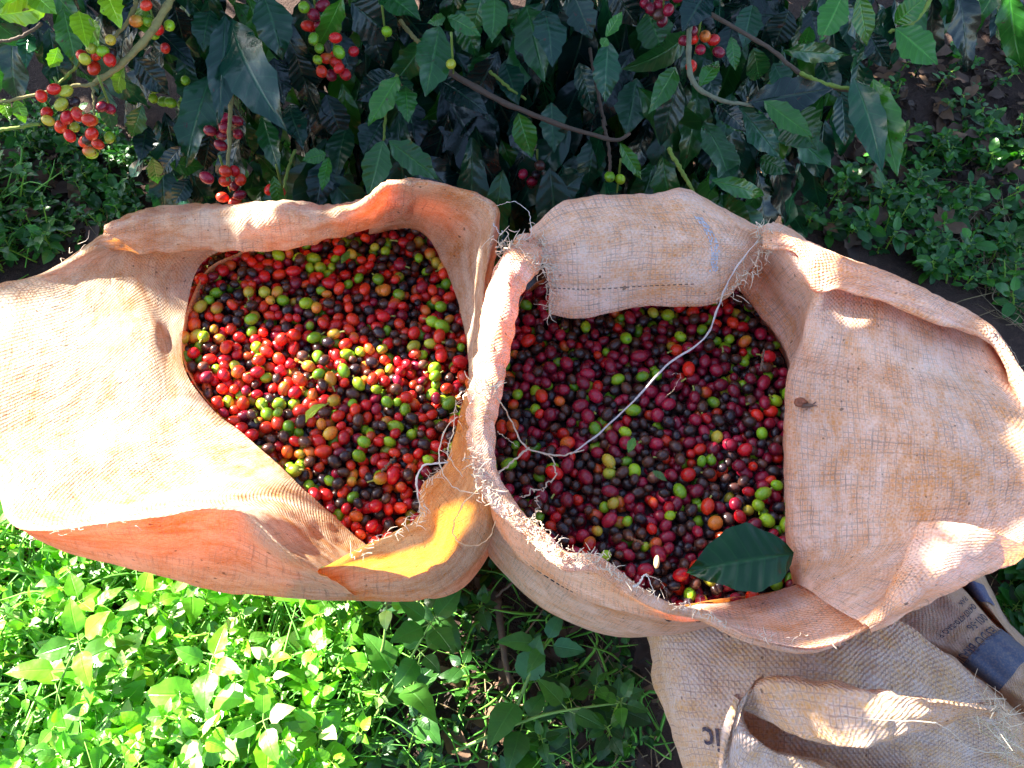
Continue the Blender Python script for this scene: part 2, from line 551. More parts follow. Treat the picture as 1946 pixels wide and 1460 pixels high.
# --- right sack
bm = MB()
body(bm, LOOP_R, ZH_R - .004, (-.02, .09), uvoff=8.0)
path = [(1012, 462, .555, .017), (985, 492, .567, .019), (966, 535, .572, .018), (950, 590, .575, .0175), (938, 650, .575, .0165), (930, 700, .57, .0155), (922, 750, .567, .0145),
        (915, 800, .562, .0135), (916, 850, .558, .0115), (926, 900, .553, .0105), (947, 942, .55, .0105), (985, 984, .55, .0095), (1030, 1022, .55, .0085), (1075, 1060, .55, .0075),
        (1130, 1066, .55, .008), (1200, 1113, .54, .0065), (1270, 1150, .535, .005), (1330, 1165, .53, .0045), (1430, 1210, .533, .004), (1530, 1230, .535, .0038), (1600, 1215, .535, .003)]
PP = catmull(np.array([list(atz(*q[:3])) + [q[3]] for q in path]), 240)
n = 22
T = np.gradient(PP[:, :3], axis=0); T /= np.linalg.norm(T, axis=1, keepdims=True)
A = np.cross(T, [0, 0, 1.0]); A /= np.linalg.norm(A, axis=1, keepdims=True); B = np.cross(A, T)
G = np.zeros((240, n + 1, 3))
for i in range(240):
    for j in range(n + 1):
        a = 2 * math.pi * j / n
        q = Vector((math.cos(a) * 1.1 + 3, math.sin(a) * 1.1, i * .055))
        tw = Vector((math.cos(a + i * .028) * 1.9, math.sin(a + i * .028) * 1.9, i * .016))
        rr = PP[i, 3] * .84 * (1 + .25 * mnoise.noise(q) + .55 * (abs(mnoise.noise(tw * 1.4)) - .25) + .10 * mnoise.noise(q * 5))
        G[i, j] = PP[i, :3] + rr * (math.cos(a) * A[i] + math.sin(a) * B[i]) - np.array([0, 0, .006])
bm.add(G, grid_faces(240, n + 1), (1, 1, 1), np.stack(np.meshgrid(np.linspace(0, .1, n + 1) + 5, np.linspace(0, .75, 240)), -1))
# near left wall below the rolled edge
e = [(935, 920, .545), (950, 955, .545), (1000, 995, .545), (1062, 1050, .545), (1130, 1065, .545), (1200, 1115, .535), (1270, 1150, .53), (1330, 1165, .525), (1400, 1198, .52)]
s_ = [(930, 960, .45), (945, 1000, .44), (988, 1062, .43), (1050, 1106, .42), (1120, 1146, .42), (1200, 1170, .42), (1280, 1181, .43), (1345, 1180, .46), (1420, 1200, .48)]
em = lerp_rows(e, s_, (.35, .7), (.004, .008))
add_patch(bm, patch([e, em[0], em[1], s_, under(s_, -.10, 0, -25)], 90, 50, .0012, 30, .003, 9, 2.7), (6, 0))
# far wall folded over towards the viewer
h = [(1043, 590, .510), (1095, 601, .508), (1160, 593, .508), (1222, 580, .510), (1300, 580, .510), (1360, 575, .512), (1400, 548, .520), (1442, 492, .535)]
m1 = [(1042, 535, .535), (1095, 540, .535), (1160, 536, .535), (1225, 530, .535), (1300, 528, .537), (1360, 525, .537), (1408, 505, .54), (1448, 475, .545)]
m2 = [(1022, 470, .560), (1090, 455, .566), (1160, 445, .567), (1230, 440, .568), (1300, 443, .568), (1360, 455, .565), (1415, 462, .56), (1455, 462, .555)]
t = [(1008, 440, .565), (1062, 396, .577), (1130, 381, .58), (1205, 376, .58), (1258, 371, .582), (1312, 369, .582), (1375, 405, .575), (1455, 446, .565)]
RB = patch([under(h, -.008, 2, -8), h, m1, m2, t, under(t, -.05, 0, 4), under(t, -.2, 0, 40)], 110, 66, .0018, 26, .0035, 9, 5.5)
add_patch(bm, RB, (7.2, 0))
# far right inner corner
c = [(1360, 520, .462), (1405, 548, .462), (1442, 592, .462), (1480, 640, .462), (1502, 690, .462), (1507, 730, .462)]
t = [(1440, 440, .562), (1480, 462, .57), (1525, 515, .57), (1556, 560, .562), (1535, 640, .528), (1510, 715, .495)]
cm = lerp_rows(c, t, (.35, .7), (-.012, -.008))
add_patch(bm, patch([under(c, -.03, 12, 0), c, cm[0], cm[1], t, under(t, -.012, 22, -12), under(t, -.06, 40, -14)], 60, 56, .0014, 28, .002, 9, 9.5), (8.4, 0))
# the wide right flap
i_ = [(1548, 552, .558), (1530, 640, .535), (1508, 712, .502), (1500, 800, .485), (1500, 900, .48), (1505, 1000, .478), (1513, 1060, .472), (1519, 1110, .468)]
o_ = [(1890, 646, .545), (1930, 720, .545), (1990, 790, .545), (2030, 860, .545), (2030, 920, .545), (2010, 985, .545), (1950, 1040, .54), (1645, 1192, .53)]
im = lerp_rows(i_, o_, (.2, .45, .75), (.014, .026, .02))
im[0][0] = (1622, 545, .555); im[1][0] = (1705, 568, .555); im[2][0] = (1805, 604, .55)
RF = patch([under(i_, -.035, -6, 0), i_, im[0], im[1], im[2], o_, under(o_, -.12, -10, 0)], 130, 80, .0016, 22, .005, 7, 12.1)
add_patch(bm, RF, (9.3, .3))
# near inner wall
c = [(1230, 1150, .462), (1330, 1146, .462), (1400, 1138, .462), (1480, 1120, .462), (1520, 1106, .466), (1545, 1085, .485)]
t = [(1330, 1163, .525), (1385, 1192, .53), (1430, 1212, .535), (1530, 1232, .537), (1605, 1216, .537), (1665, 1183, .537)]
cm = lerp_rows(c, t, (.4, .75), (-.006, .0))
RG = patch([under(c, -.03, 0, 10), c, cm[0], cm[1], t, under(t, -.03, 0, 1), under(t, -.15, 0, -25)], 70, 50, .0012, 28, .002, 9, 14.2)
add_patch(bm, RG, (10.6, .2))
# far right rim, rolled outwards
lo = [(1450, 468, .568), (1512, 482, .575), (1528, 525, .570), (1558, 556, .568), (1600, 550, .575), (1700, 580, .575), (1800, 616, .57), (1890, 652, .558), (1955, 775, .55)]
up = [(1448, 440, .57), (1500, 452, .575), (1560, 476, .578), (1620, 499, .58), (1690, 525, .58), (1760, 556, .575), (1830, 592, .57), (1896, 646, .56), (1958, 765, .55)]
um = lerp_rows(lo, up, (.3, .65), (.004, .006))
RH = patch([under(lo, -.03, 0, -6), lo, um[0], um[1], up, under(up, -.05, 0, 4), under(up, -.2, -10, 30)], 100, 56, .0022, 30, .003, 10, 16.4)
add_patch(bm, RH, (11.5, .1))
# folded corner at the lower right
a = [(1757, 995, .556), (1724, 1068, .556), (1690, 1128, .552), (1645, 1186, .54)]
b = [(1845, 1000, .575), (1790, 1078, .57), (1722, 1142, .558), (1650, 1190, .541)]
c = [(1955, 1040, .552), (1850, 1094, .552), (1750, 1144, .546), (1652, 1195, .537)]
RI = patch([under(a, -.012, -1, 1), a, b, c, under(c, -.03, 0, 2), under(c, -.15, 0, -30)], 60, 46, .002, 32, .003, 11, 18.0)
add_patch(bm, RI, (12.6, .1))
right_root = empty("sack", (.16, .03, 0), "shaded right sack of coffee cherries with a rolled frayed edge and a wide flap", "sack", "open sacks of coffee cherries")
bm.build("body", M['cloth_right'], right_root)
fray(right_root, [atz(*q) for q in [(1000, 440, .57), (965, 465, .575), (960, 480, .57), (1010, 500, .57), (1035, 510, .56)]], 120, .010, .0004, 11, .2, jit=.004)
fray(right_root, [atz(*q) for q in [(1030, 445, .57), (1040, 500, .555), (1046, 560, .53), (1046, 590, .515)]], 60, .011, .0004, 12, 0, jit=.002)
fray(right_root, [atz(*q) for q in [(1445, 430, .575), (1460, 455, .572), (1450, 480, .56), (1420, 520, .545), (1385, 560, .525)]], 110, .010, .0004, 13, .1, jit=.003)
fray(right_root, [atz(*q) for q in [(890, 740, .585), (945, 740, .582)]], 36, .009, .0005, 14, .1, jit=.003)
fray(right_root, [atz(*q) for q in [(900, 850, .57), (905, 900, .565), (935, 945, .565), (985, 985, .56), (1030, 1022, .56), (1075, 1060, .558), (1130, 1060, .56), (1180, 1098, .552)]], 260, .006, .0004, 15, .2, jit=.0035)
fray(right_root, [atz(*q) for q in [(1180, 1098, .552), (1270, 1145, .545), (1330, 1160, .54), (1430, 1205, .54), (1600, 1215, .54)]], 70, .005, .0003, 16, .2, jit=.002)

def thread(root, pts, r, col=(.80, .62, .46), flat=.45, n=60, wob=.0012, seed=0):
    mb = MB(); rr = random.Random(seed)
    P = catmull([atz(*q) for q in pts], n)
    P += np.array([[mnoise.noise(Vector((i * .35, seed + k * 7.7, .5))) * wob for k in range(3)] for i in range(n)])
    rr2 = np.interp(np.linspace(0, 1, n), np.linspace(0, 1, len(r)), r) * np.array([.40 + .22 * mnoise.noise(Vector((i * .31, seed, 2.2))) for i in range(n)])
    tube(mb, P, rr2, 6, np.array(col) * .85, None, True, flat)
    return mb.build("loose_thread", M['thread'], root)

thread(right_root, [(1440, 455, .572), (1405, 500, .55), (1375, 555, .525), (1358, 605, .51), (1335, 648, .505), (1275, 688, .50), (1220, 745, .498), (1150, 815, .498), (1082, 862, .50)], [.0012, .0022, .0024, .002, .0028, .0022, .0016], (.72, .62, .60), seed=1)
thread(right_root, [(1110, 855, .50), (1060, 866, .503), (1000, 850, .51), (972, 800, .53), (945, 755, .57)], [.0012, .0022, .003, .0026, .0035], seed=2)
thread(right_root, [(1005, 850, .51), (965, 885, .53), (925, 920, .56)], [.0026, .002, .0026], seed=3)
thread(right_root, [(1045, 862, .505), (1056, 890, .505), (1040, 925, .505), (1010, 935, .505), (985, 945, .515)], [.002, .0014, .0016, .002, .0008], wob=.004, seed=4)
thread(right_root, [(945, 820, .56), (965, 835, .53), (985, 850, .515)], [.001, .0008], seed=5)
thread(right_root, [(1010, 450, .575), (1005, 405, .59), (975, 384, .60), (945, 390, .59)], [.0008, .0009], (.85, .8, .76), seed=6)
thread(right_root, [(1020, 940, .52), (1022, 965, .53), (1018, 985, .54), (1028, 1000, .545)], [.0012, .0008, .0016], wob=.005, seed=7)
thread(right_root, [(1245, 1135, .545), (1228, 1092, .55), (1215, 1108, .55), (1205, 1115, .55)], [.0006, .0014, .002, .002], (.85, .75, .68), seed=8)
thread(right_root, [(1228, 1092, .55), (1255, 1105, .53), (1270, 1135, .52)], [.0012, .0006], seed=9)
thread(right_root, [(1275, 712, .49), (1293, 712, .49), (1280, 740, .49), (1265, 755, .488)], [.0005, .0004], seed=10)
thread(right_root, [(1890, 650, .56), (1920, 662, .56), (1935, 690, .55), (1930, 705, .55)], [.0008, .0005], seed=17)
thread(left_root, [(880, 790, .56), (858, 800, .57), (835, 850, .575), (845, 905, .57), (870, 930, .565), (910, 938, .565)], [.0009, .0014, .0012, .001], seed=11)
thread(left_root, [(915, 925, .57), (880, 960, .55), (862, 1000, .53), (870, 1030, .52), (905, 1036, .51), (930, 1020, .515), (942, 990, .53)], [.0016, .0012, .0016, .0012, .001], (.9, .66, .40), seed=12)
thread(left_root, [(850, 880, .56), (805, 885, .565), (792, 920, .56), (798, 975, .555), (790, 1000, .53), (775, 1015, .51)], [.0022, .0018, .0008], (.85, .70, .62), seed=13)
thread(left_root, [(865, 760, .56), (862, 820, .57), (850, 860, .57), (880, 905, .57)], [.0008, .0012, .0008], seed=14)
thread(left_root, [(700, 1030, .535), (740, 1018, .54), (770, 1015, .53), (800, 985, .555)], [.001, .0014, .0008], (.85, .72, .66), wob=.004, seed=15)
thread(left_root, [(938, 425, .58), (950, 445, .575), (955, 440, .575)], [.0012, .0009], (.8, .75, .72), seed=16)

def stitches(pts, root, n, ln, col=(.10, .06, .05), r=.0005):
    mb = MB(); P = catmull([atz(*q) for q in pts], n * 3)
    for i in range(n):
        a, b = P[i * 3], P[min(len(P) - 1, i * 3 + 2)]
        tube(mb, [a, a + (b - a) * ln], [r, r], 5, col, 3)
    mb.build("stitching", M['thread'], root)


stitches([(1052, 548, .5365), (1130, 550, .537), (1225, 544, .5365), (1320, 540, .538)], right_root, 26, .8)
stitches([(968, 1020, .452), (1000, 1066, .446), (1052, 1104, .436), (1090, 1125, .434)], right_root, 13, .9, (.02, .02, .03), .0011)

# ------------------------------------------------------------------ the two folded sacks at the lower right
g3 = MB()
rows = [[(1236, 1130, .05), (1225, 1120, .29), (1380, 1130, .34), (1540, 1140, .36), (1700, 1172, .355), (1830, 1268, .33), (1965, 1392, .29), (1960, 1400, .05)],
        [(1262, 1285, .05), (1252, 1280, .27), (1400, 1290, .33), (1540, 1300, .36), (1690, 1330, .355), (1830, 1385, .32), (1970, 1450, .28), (1960, 1450, .05)],
        [(1308, 1470, .05), (1300, 1470, .22), (1410, 1480, .29), (1540, 1490, .32), (1690, 1490, .32), (1830, 1500, .3), (1970, 1520, .25), (1960, 1500, .05)],
        [(1330, 1560, .03), (1322, 1560, .15), (1420, 1580, .2), (1540, 1590, .22), (1690, 1590, .22), (1830, 1600, .2), (1970, 1600, .17), (1960, 1560, .03)]]
S3 = patch(rows, 110, 70, .003, 20, .008, 7, 21.0)
add_patch(g3, S3)
# rolled mouth
t = [(1402, 1352, .40), (1418, 1312, .42), (1450, 1291, .44), (1530, 1290, .465), (1610, 1297, .49), (1700, 1308, .507), (1790, 1325, .507), (1895, 1346, .48)]
lo = [(1412, 1354, .40), (1446, 1368, .405), (1500, 1395, .425), (1560, 1420, .45), (1622, 1433, .475), (1700, 1416, .487), (1780, 1388, .487), (1893, 1352, .472)]
um = lerp_rows(t, lo, (.4, .75), (.008, .006))
add_patch(g3, patch([under(t, -.08, 0, 15), t, um[0], um[1], lo, under(lo, -.03, 0, -6), under(lo, -.06, 0, -20)], 90, 56, .003, 26, .004, 9, 24.0), (1.4, .2))
# front layer of the mouth
t = [(1452, 1291, .43), (1412, 1345, .425), (1430, 1395, .415), (1490, 1425, .40), (1560, 1445, .39), (1640, 1470, .38), (1760, 1480, .37)]
lo = [(1396, 1330, .42), (1372, 1420, .40), (1376, 1500, .38), (1470, 1540, .36), (1560, 1550, .35), (1650, 1560, .34), (1760, 1560, .33)]
um = lerp_rows(t, lo, (.4, .75), (.012, .01))
add_patch(g3, patch([under(t, -.05, 10, 0), t, um[0], um[1], lo, under(lo, -.15, 15, -10)], 80, 50, .003, 24, .004, 9, 27.0), (2.6, .2))
grey_root = empty("sack", tuple(atz(1560, 1400, .0)), "greyish woven sack with a folded mouth lying in front of the right sack", "sack", "sacks folded at the lower right")
g3.build("body", M['cloth_grey'], grey_root)
fray(grey_root, [atz(*q) for q in [(1860, 1338, .48), (1890, 1350, .47), (1905, 1380, .44), (1900, 1420, .40)]], 60, .016, .00035, 31, .1, (.80, .70, .55), .004)
fray(grey_root, [atz(*q) for q in [(1840, 1385, .41), (1900, 1390, .40), (1930, 1440, .38)]], 24, .022, .0004, 33, -.2, (.75, .66, .45), .006)
thread(grey_root, [(1560, 1345, .47), (1650, 1366, .50), (1760, 1372, .505), (1800, 1385, .49), (1850, 1425, .44), (1930, 1430, .40)], [.0006, .0009, .0008], (.86, .76, .62), seed=21)


def map_text(G, strings, mat, root, name, u0, v0, size_u, size_v, flip_u=False, flip_v=False, off=.0018):
    """lay lettering flat on a cloth sheet: text x -> u, text y -> v (metres / metres)"""
    cu = bpy.data.curves.new("lettering", 'FONT')
    cu.body = strings; cu.size = 1.0; cu.offset = .012
    cu.resolution_u = 2
    tmp = bpy.data.objects.new("lettering", cu); COL.objects.link(tmp)
    dg = bpy.context.evaluated_depsgraph_get(); dg.update()
    me0 = bpy.data.meshes.new_from_object(tmp.evaluated_get(dg))
    vs = np.array([v.co[:] for v in me0.vertices]); fs = [tuple(p.vertices) for p in me0.polygons]
    bpy.data.objects.remove(tmp); bpy.data.curves.remove(cu); bpy.data.meshes.remove(me0)
    return place_flat(G, vs[:, :2], fs, mat, root, name, u0, v0, size_u, size_v, off)


def sheet(G, u, v, off):
    nv, nu, _ = G.shape
    x = np.clip(u, 0, 1) * (nu - 1.001); y = np.clip(v, 0, 1) * (nv - 1.001)
    i = np.floor(y).astype(int); j = np.floor(x).astype(int)
    a = (x - j)[:, None]; b = (y - i)[:, None]
    P = (G[i, j] * (1 - a) + G[i, j + 1] * a) * (1 - b) + (G[i + 1, j] * (1 - a) + G[i + 1, j + 1] * a) * b
    Nn = np.cross(G[i, j + 1] - G[i, j], G[i + 1, j] - G[i, j])
    Nn /= np.linalg.norm(Nn, axis=1, keepdims=True) + 1e-12
    toward = CAM - P
    sg = np.sign((Nn * toward).sum(1))[:, None]
    return P + Nn * sg * off


def place_flat(G, xy, fs, mat, root, name, u0, v0, su, sv, off, col=(.03, .025, .05)):
    u = u0 + xy[:, 0] * su; v = v0 + xy[:, 1] * sv
    P = sheet(G, u, v, off)
    mb = MB(); mb.add(P, fs, col)
    return mb.build(name, mat, root)


# lettering "ic" on the grey sack (upside down)
map_text(S3, "ic", M['ink'], grey_root, "printed_letters", .25, .50, -.052, .115)

# printed sack: u runs lower left -> upper right across the cloth, v along it to the lower right
g4 = MB()
rows = [[(1560, 1215, .06), (1580, 1195, .24), (1640, 1160, .26), (1700, 1110, .26), (1760, 1070, .25), (1780, 1060, .05)],
        [(1680, 1245, .06), (1700, 1222, .24), (1745, 1190, .265), (1788, 1158, .265), (1818, 1122, .245), (1835, 1110, .05)],
        [(1790, 1280, .06), (1812, 1252, .24), (1835, 1228, .265), (1862, 1202, .265), (1886, 1186, .24), (1900, 1170, .05)],
        [(1880, 1350, .06), (1905, 1320, .23), (1925, 1296, .255), (1945, 1270, .255), (1970, 1250, .23), (1980, 1240, .05)],
        [(1990, 1420, .06), (2010, 1390, .21), (2030, 1366, .23), (2050, 1340, .23), (2075, 1320, .2), (2080, 1310, .05)]]
S4 = patch(rows, 70, 70, .0014, 24, .003, 9, 33.0)
add_patch(g4, S4)
# back layer sticking out on the right
rows = [[(1770, 1050, .06), (1800, 1060, .17), (1850, 1085, .18), (1870, 1090, .04)],
        [(1830, 1130, .06), (1850, 1130, .17), (1880, 1145, .18), (1900, 1150, .04)],
        [(1880, 1185, .06), (1900, 1190, .17), (1930, 1215, .18), (1945, 1225, .04)],
        [(1950, 1270, .06), (1970, 1270, .17), (2000, 1290, .18), (2010, 1300, .04)]]
S4b = patch(rows, 40, 50, .0014, 24, .003, 9, 35.0)
add_patch(g4, S4b, (1.2, 0))
# rumpled tan layer between the grey and the printed sack
rows = [[(1560, 1185, .26), (1680, 1200, .27), (1760, 1215, .27), (1840, 1270, .26), (1960, 1370, .23)],
        [(1560, 1200, .30), (1680, 1212, .305), (1765, 1235, .30), (1840, 1295, .29), (1960, 1390, .26)],
        [(1560, 1230, .28), (1680, 1240, .29), (1765, 1275, .285), (1840, 1330, .27), (1960, 1420, .24)]]
add_patch(g4, patch(rows, 60, 30, .004, 24, .004, 11, 38.0), (2.2, 0))
print_root = empty("sack", tuple(atz(1860, 1230, 0)), "brown printed sack with dark blue bands lying under the right sack's corner", "sack", "sacks folded at the lower right")
g4.build("body", M['cloth_print'], print_root)


def stripe(G, uv0, uv1, col, root, off=.0016, name='printed_band'):
    (ua, va), (ub, vb) = uv0, uv1
    nu, nv = 26, 16
    U, V = np.meshgrid(np.linspace(ua, ub, nu), np.linspace(va, vb, nv))
    mb = MB(); mb.add(sheet(G, U.ravel(), V.ravel(), off), grid_faces(nv, nu), col, np.stack([U, V], -1))
    return mb.build(name, M['ink'], root)


nb = MB(); rr = random.Random(9)
for i in range(17):
    for j in range(5):
        if rr.random() < .18: continue
        v = .36 + .0125 * i + rr.uniform(-.002, .002); u = .712 - .0022 * (i - 8) ** 2 * .1 + .0085 * (j - 2) - (i / 16) * .022 + rr.uniform(-.001, .001)
        q = sheet(RB, np.array([u, u + .0062, u + .0062, u]), np.array([v, v, v + .0095, v + .0095]), .0011)
        nb.add(q, [(0, 1, 2, 3)], np.array((.46, .50, .60)) * rr.uniform(.75, 1.1))
nb.build("worn_strip", M['thread'], right_root)
stripe(S4, (.2, .545), (.86, .73), (.055, .065, .11), print_root)
stripe(S4b, (.2, .15), (.75, .36), (.05, .06, .13), print_root)
for txt, v0, su, sv in (("TES DO BRASIL", .505, -.092, .078), ("001-56", .425, -.085, .068), ("04707-070-SAO P", .355, -.058, .05), ("PAX", .30, -.05, .042)):
    map_text(S4, txt, M['ink'], print_root, "printed_letters", .80, v0 - 0.0, su, sv)

# ------------------------------------------------------------------ cherries
def sphere_template(ns=14, nr=9):
    V, F = [], []
    V.append((0, 0, 1))
    for i in range(1, nr):
        th = math.pi * i / nr
        for j in range(ns):
            a = 2 * math.pi * j / ns
            V.append((math.sin(th) * math.cos(a), math.sin(th) * math.sin(a), math.cos(th)))
    V.append((0, 0, -1))
    for j in range(ns): F.append((0, 1 + j, 1 + (j + 1) % ns))
    for i in range(nr - 2):
        for j in range(ns):
            a = 1 + i * ns
            F.append((a + j, a + ns + j, a + ns + (j + 1) % ns, a + (j + 1) % ns))
    l = len(V) - 1; a = 1 + (nr - 2) * ns
    for j in range(ns): F.append((a + j, l, a + (j + 1) % ns))
    return np.array(V), F


SV, SF = sphere_template()
SVL, SFL = sphere_template(10, 6)


def rot_to(d, spin):
    z = nrm(d)
    x = nrm(np.cross(z, [0.31, .9, .27])); y = np.cross(z, x)
    c, s = math.cos(spin), math.sin(spin)
    return np.stack([c * x + s * y, -s * x + c * y, z], 1)


CHC = {  # base colours of the ripeness classes
    'red': [(.50, .010, .008), (.60, .018, .008), (.42, .006, .012), (.56, .03, .009)],
    'crimson': [(.22, .006, .022), (.28, .008, .028), (.17, .006, .02)],
    'orange': [(.55, .10, .015), (.58, .17, .02), (.50, .07, .015)],
    'yellow green': [(.36, .36, .03), (.44, .33, .03)],
    'green': [(.19, .36, .012), (.26, .42, .014), (.13, .28, .012)],
    'dark': [(.035, .016, .014), (.06, .022, .016), (.028, .014, .018), (.085, .03, .018)],
}


def cherry(mb, p, r, kind, rr, lite=False, axis=None, elong=None):
    d = axis if axis is not None else nrm([rr.gauss(0, 1), rr.gauss(0, 1), rr.gauss(0, .4)])
    M3 = rot_to(d, rr.uniform(0, 6.28))
    T, F = (SVL, SFL) if lite else (SV, SF)
    el = elong or rr.uniform(1.08, 1.38)
    V = T.copy()
    V[:, 2] *= el
    V[:, 0] *= rr.uniform(.95, 1.03)
    if kind == 'dark':
        V *= (1 + .05 * np.sin(T[:, 0] * 5 + rr.random() * 6)[:, None] * np.cos(T[:, 1:2] * 6 + 2))
    # calyx dimple at the far pole
    V[T[:, 2] > .97, 2] -= .09
    base = np.array(rr.choice(CHC[kind])) * rr.uniform(.78, 1.2)
    col = np.tile(base, (len(T), 1))
    if kind in ('orange', 'red') and rr.random() < (.7 if kind == 'orange' else .22):
        alt = np.array(rr.choice(CHC['yellow green' if kind == 'orange' else 'orange']))
        w = np.clip(T[:, 2:3] * .8 + .35 + .5 * T[:, 0:1], 0, 1) * .8
        col = col * (1 - w) + alt * w
    if kind == 'green' and rr.random() < .25:
        w = np.clip(T[:, 2:3], 0, 1) * .5
        col = col * (1 - w) + np.array((.40, .30, .03)) * w
    col[T[:, 2] > .97] = (.05, .03, .02)
    mb.add(p + (V * r) @ M3.T, F, col)
    return d, el


def inpoly(x, y, poly):
    poly = np.asarray(poly); c = np.zeros(len(x), bool); j = len(poly) - 1
    for i in range(len(poly)):
        xi, yi = poly[i]; xj, yj = poly[j]
        m = ((yi > y) != (yj > y)) & (x < (xj - xi) * (y - yi) / (yj - yi + 1e-12) + xi)
        c ^= m; j = i
    return c


HEAP_L = [(455, 435), (362, 478), (335, 590), (340, 700), (390, 778), (500, 866), (600, 960), (700, 1050), (800, 1055), (870, 985),
          (905, 850), (905, 740), (897, 640), (875, 540), (840, 450), (790, 400), (720, 395), (560, 420)]
HEAP_R = [(985, 560), (955, 640), (945, 750), (930, 850), (935, 930), (1000, 985), (1085, 1055), (1185, 1105), (1280, 1140), (1400, 1148),
          (1522, 1115), (1514, 1000), (1508, 850), (1512, 710), (1480, 620), (1410, 530), (1300, 500), (1150, 500), (1030, 520)]


def settle(loop, zt, seed, nmax=3000):
    rr = np.random.default_rng(seed)
    W = np.array([atz(x, y, zt)[:2] for x, y in loop])
    lo, hi = W.min(0), W.max(0)
    X = np.zeros((0, 4))
    bad = 0
    while len(X) < nmax and bad < 60:
        r = rr.uniform(.0042, .0062)
        C = rr.uniform(lo, hi, (40, 2))
        C = C[inpoly(C[:, 0], C[:, 1], W)]
        if not len(C): continue
        C = C[:16]
        best = None
        if len(X):
            D2 = ((C[:, None, :] - X[None, :, :2]) ** 2).sum(2)
            rs = (r + X[None, :, 3]) * .965
            hgt = np.where(D2 < rs ** 2, X[None, :, 2] + np.sqrt(np.maximum(rs ** 2 - D2, 0)), zt - .048)
            zc = hgt.max(1)
        else:
            zc = np.full(len(C), zt - .048)
        k = zc.argmin()
        top = zt + .012 * mnoise.noise(Vector((C[k, 0] * 9, C[k, 1] * 9, seed)))
        if zc[k] + r * .6 > top:
            bad += 1; continue
        X = np.concatenate([X, [[C[k, 0], C[k, 1], zc[k], r]]])
    return X


ZONE_X = ("left side", "middle", "right side")
ZONE_Y = ("far", "central", "near")
stuff = MB()
singles = []
for side, loop, vis, zt, seed, mixw in (
        ("left", HEAP_L, LOOP_L, ZH_L, 3, {'red': 64, 'crimson': 6, 'orange': 9, 'yellow green': 3, 'green': 18, 'dark': 17}),
        ("right", HEAP_R, LOOP_R, ZH_R, 8, {'red': 18, 'crimson': 34, 'orange': 4, 'yellow green': 3, 'green': 17, 'dark': 30})):
    X = settle(loop, zt, seed)
    px, py, dep = project(X[:, :3])
    vp = np.array(vis)
    ok = inpoly(px, py, vp)
    if side == "left":
        ok &= ~((px > 800) & (py > 960)) & (py > 440)
    else:
        ok &= ~((py < 600) & (px < 1400)) & (px > 985) & ~inpoly(px, py, [(930, 900), (1000, 1000), (1080, 1075), (1200, 1125), (1330, 1170), (1000, 1200)])
        ok &= ~inpoly(px, py, [(1300, 1050), (1400, 1005), (1510, 1040), (1505, 1090), (1400, 1130), (1310, 1110)])
    # openness: nothing above
    cover = np.zeros(len(X))
    for i in range(len(X)):
        d2 = ((X[:, :2] - X[i, :2]) ** 2).sum(1)
        m = (d2 < (X[:, 3] + X[i, 3]) ** 2 * .8) & (X[:, 2] > X[i, 2] + .002)
        cover[i] = m.sum()
    score = np.where(ok, X[:, 3] * 400 + (X[:, 2] - zt) * 60 - cover * 1.2, -99)
    order = np.argsort(-score)
    chosen = set(order[:150].tolist())
    rr = random.Random(seed * 7)
    kinds = list(mixw); ws = [mixw[k] for k in kinds]
    for i in range(len(X)):
        w = list(ws)
        if i in chosen: w[kinds.index('green')] *= 1.35; w[kinds.index('yellow green')] *= 1.5
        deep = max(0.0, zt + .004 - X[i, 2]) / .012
        w[kinds.index('dark')] *= .55 + 1.3 * deep; w[kinds.index('crimson')] *= .8 + .5 * deep  # deeper fruit goes dark more often: dried ones plus painted gap shade
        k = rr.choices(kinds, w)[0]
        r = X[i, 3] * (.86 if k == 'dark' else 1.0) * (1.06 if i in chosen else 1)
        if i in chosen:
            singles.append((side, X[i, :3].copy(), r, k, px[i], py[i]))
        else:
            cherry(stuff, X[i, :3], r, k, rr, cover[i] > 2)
for loop, zt in ((HEAP_L, ZH_L), (HEAP_R, ZH_R)):       # dark sheet added below the cherries: gap shade, keeps out cloth glow
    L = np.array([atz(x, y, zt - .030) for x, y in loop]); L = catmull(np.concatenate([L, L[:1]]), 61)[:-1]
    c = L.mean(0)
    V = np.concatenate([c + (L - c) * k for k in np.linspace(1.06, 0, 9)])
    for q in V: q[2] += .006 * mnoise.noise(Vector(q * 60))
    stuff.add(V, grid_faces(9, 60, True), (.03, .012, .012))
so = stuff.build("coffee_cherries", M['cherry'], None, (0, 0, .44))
tag(so, "mass of red, green and dark coffee cherries filling both open sacks", "cherries", None, "stuff")

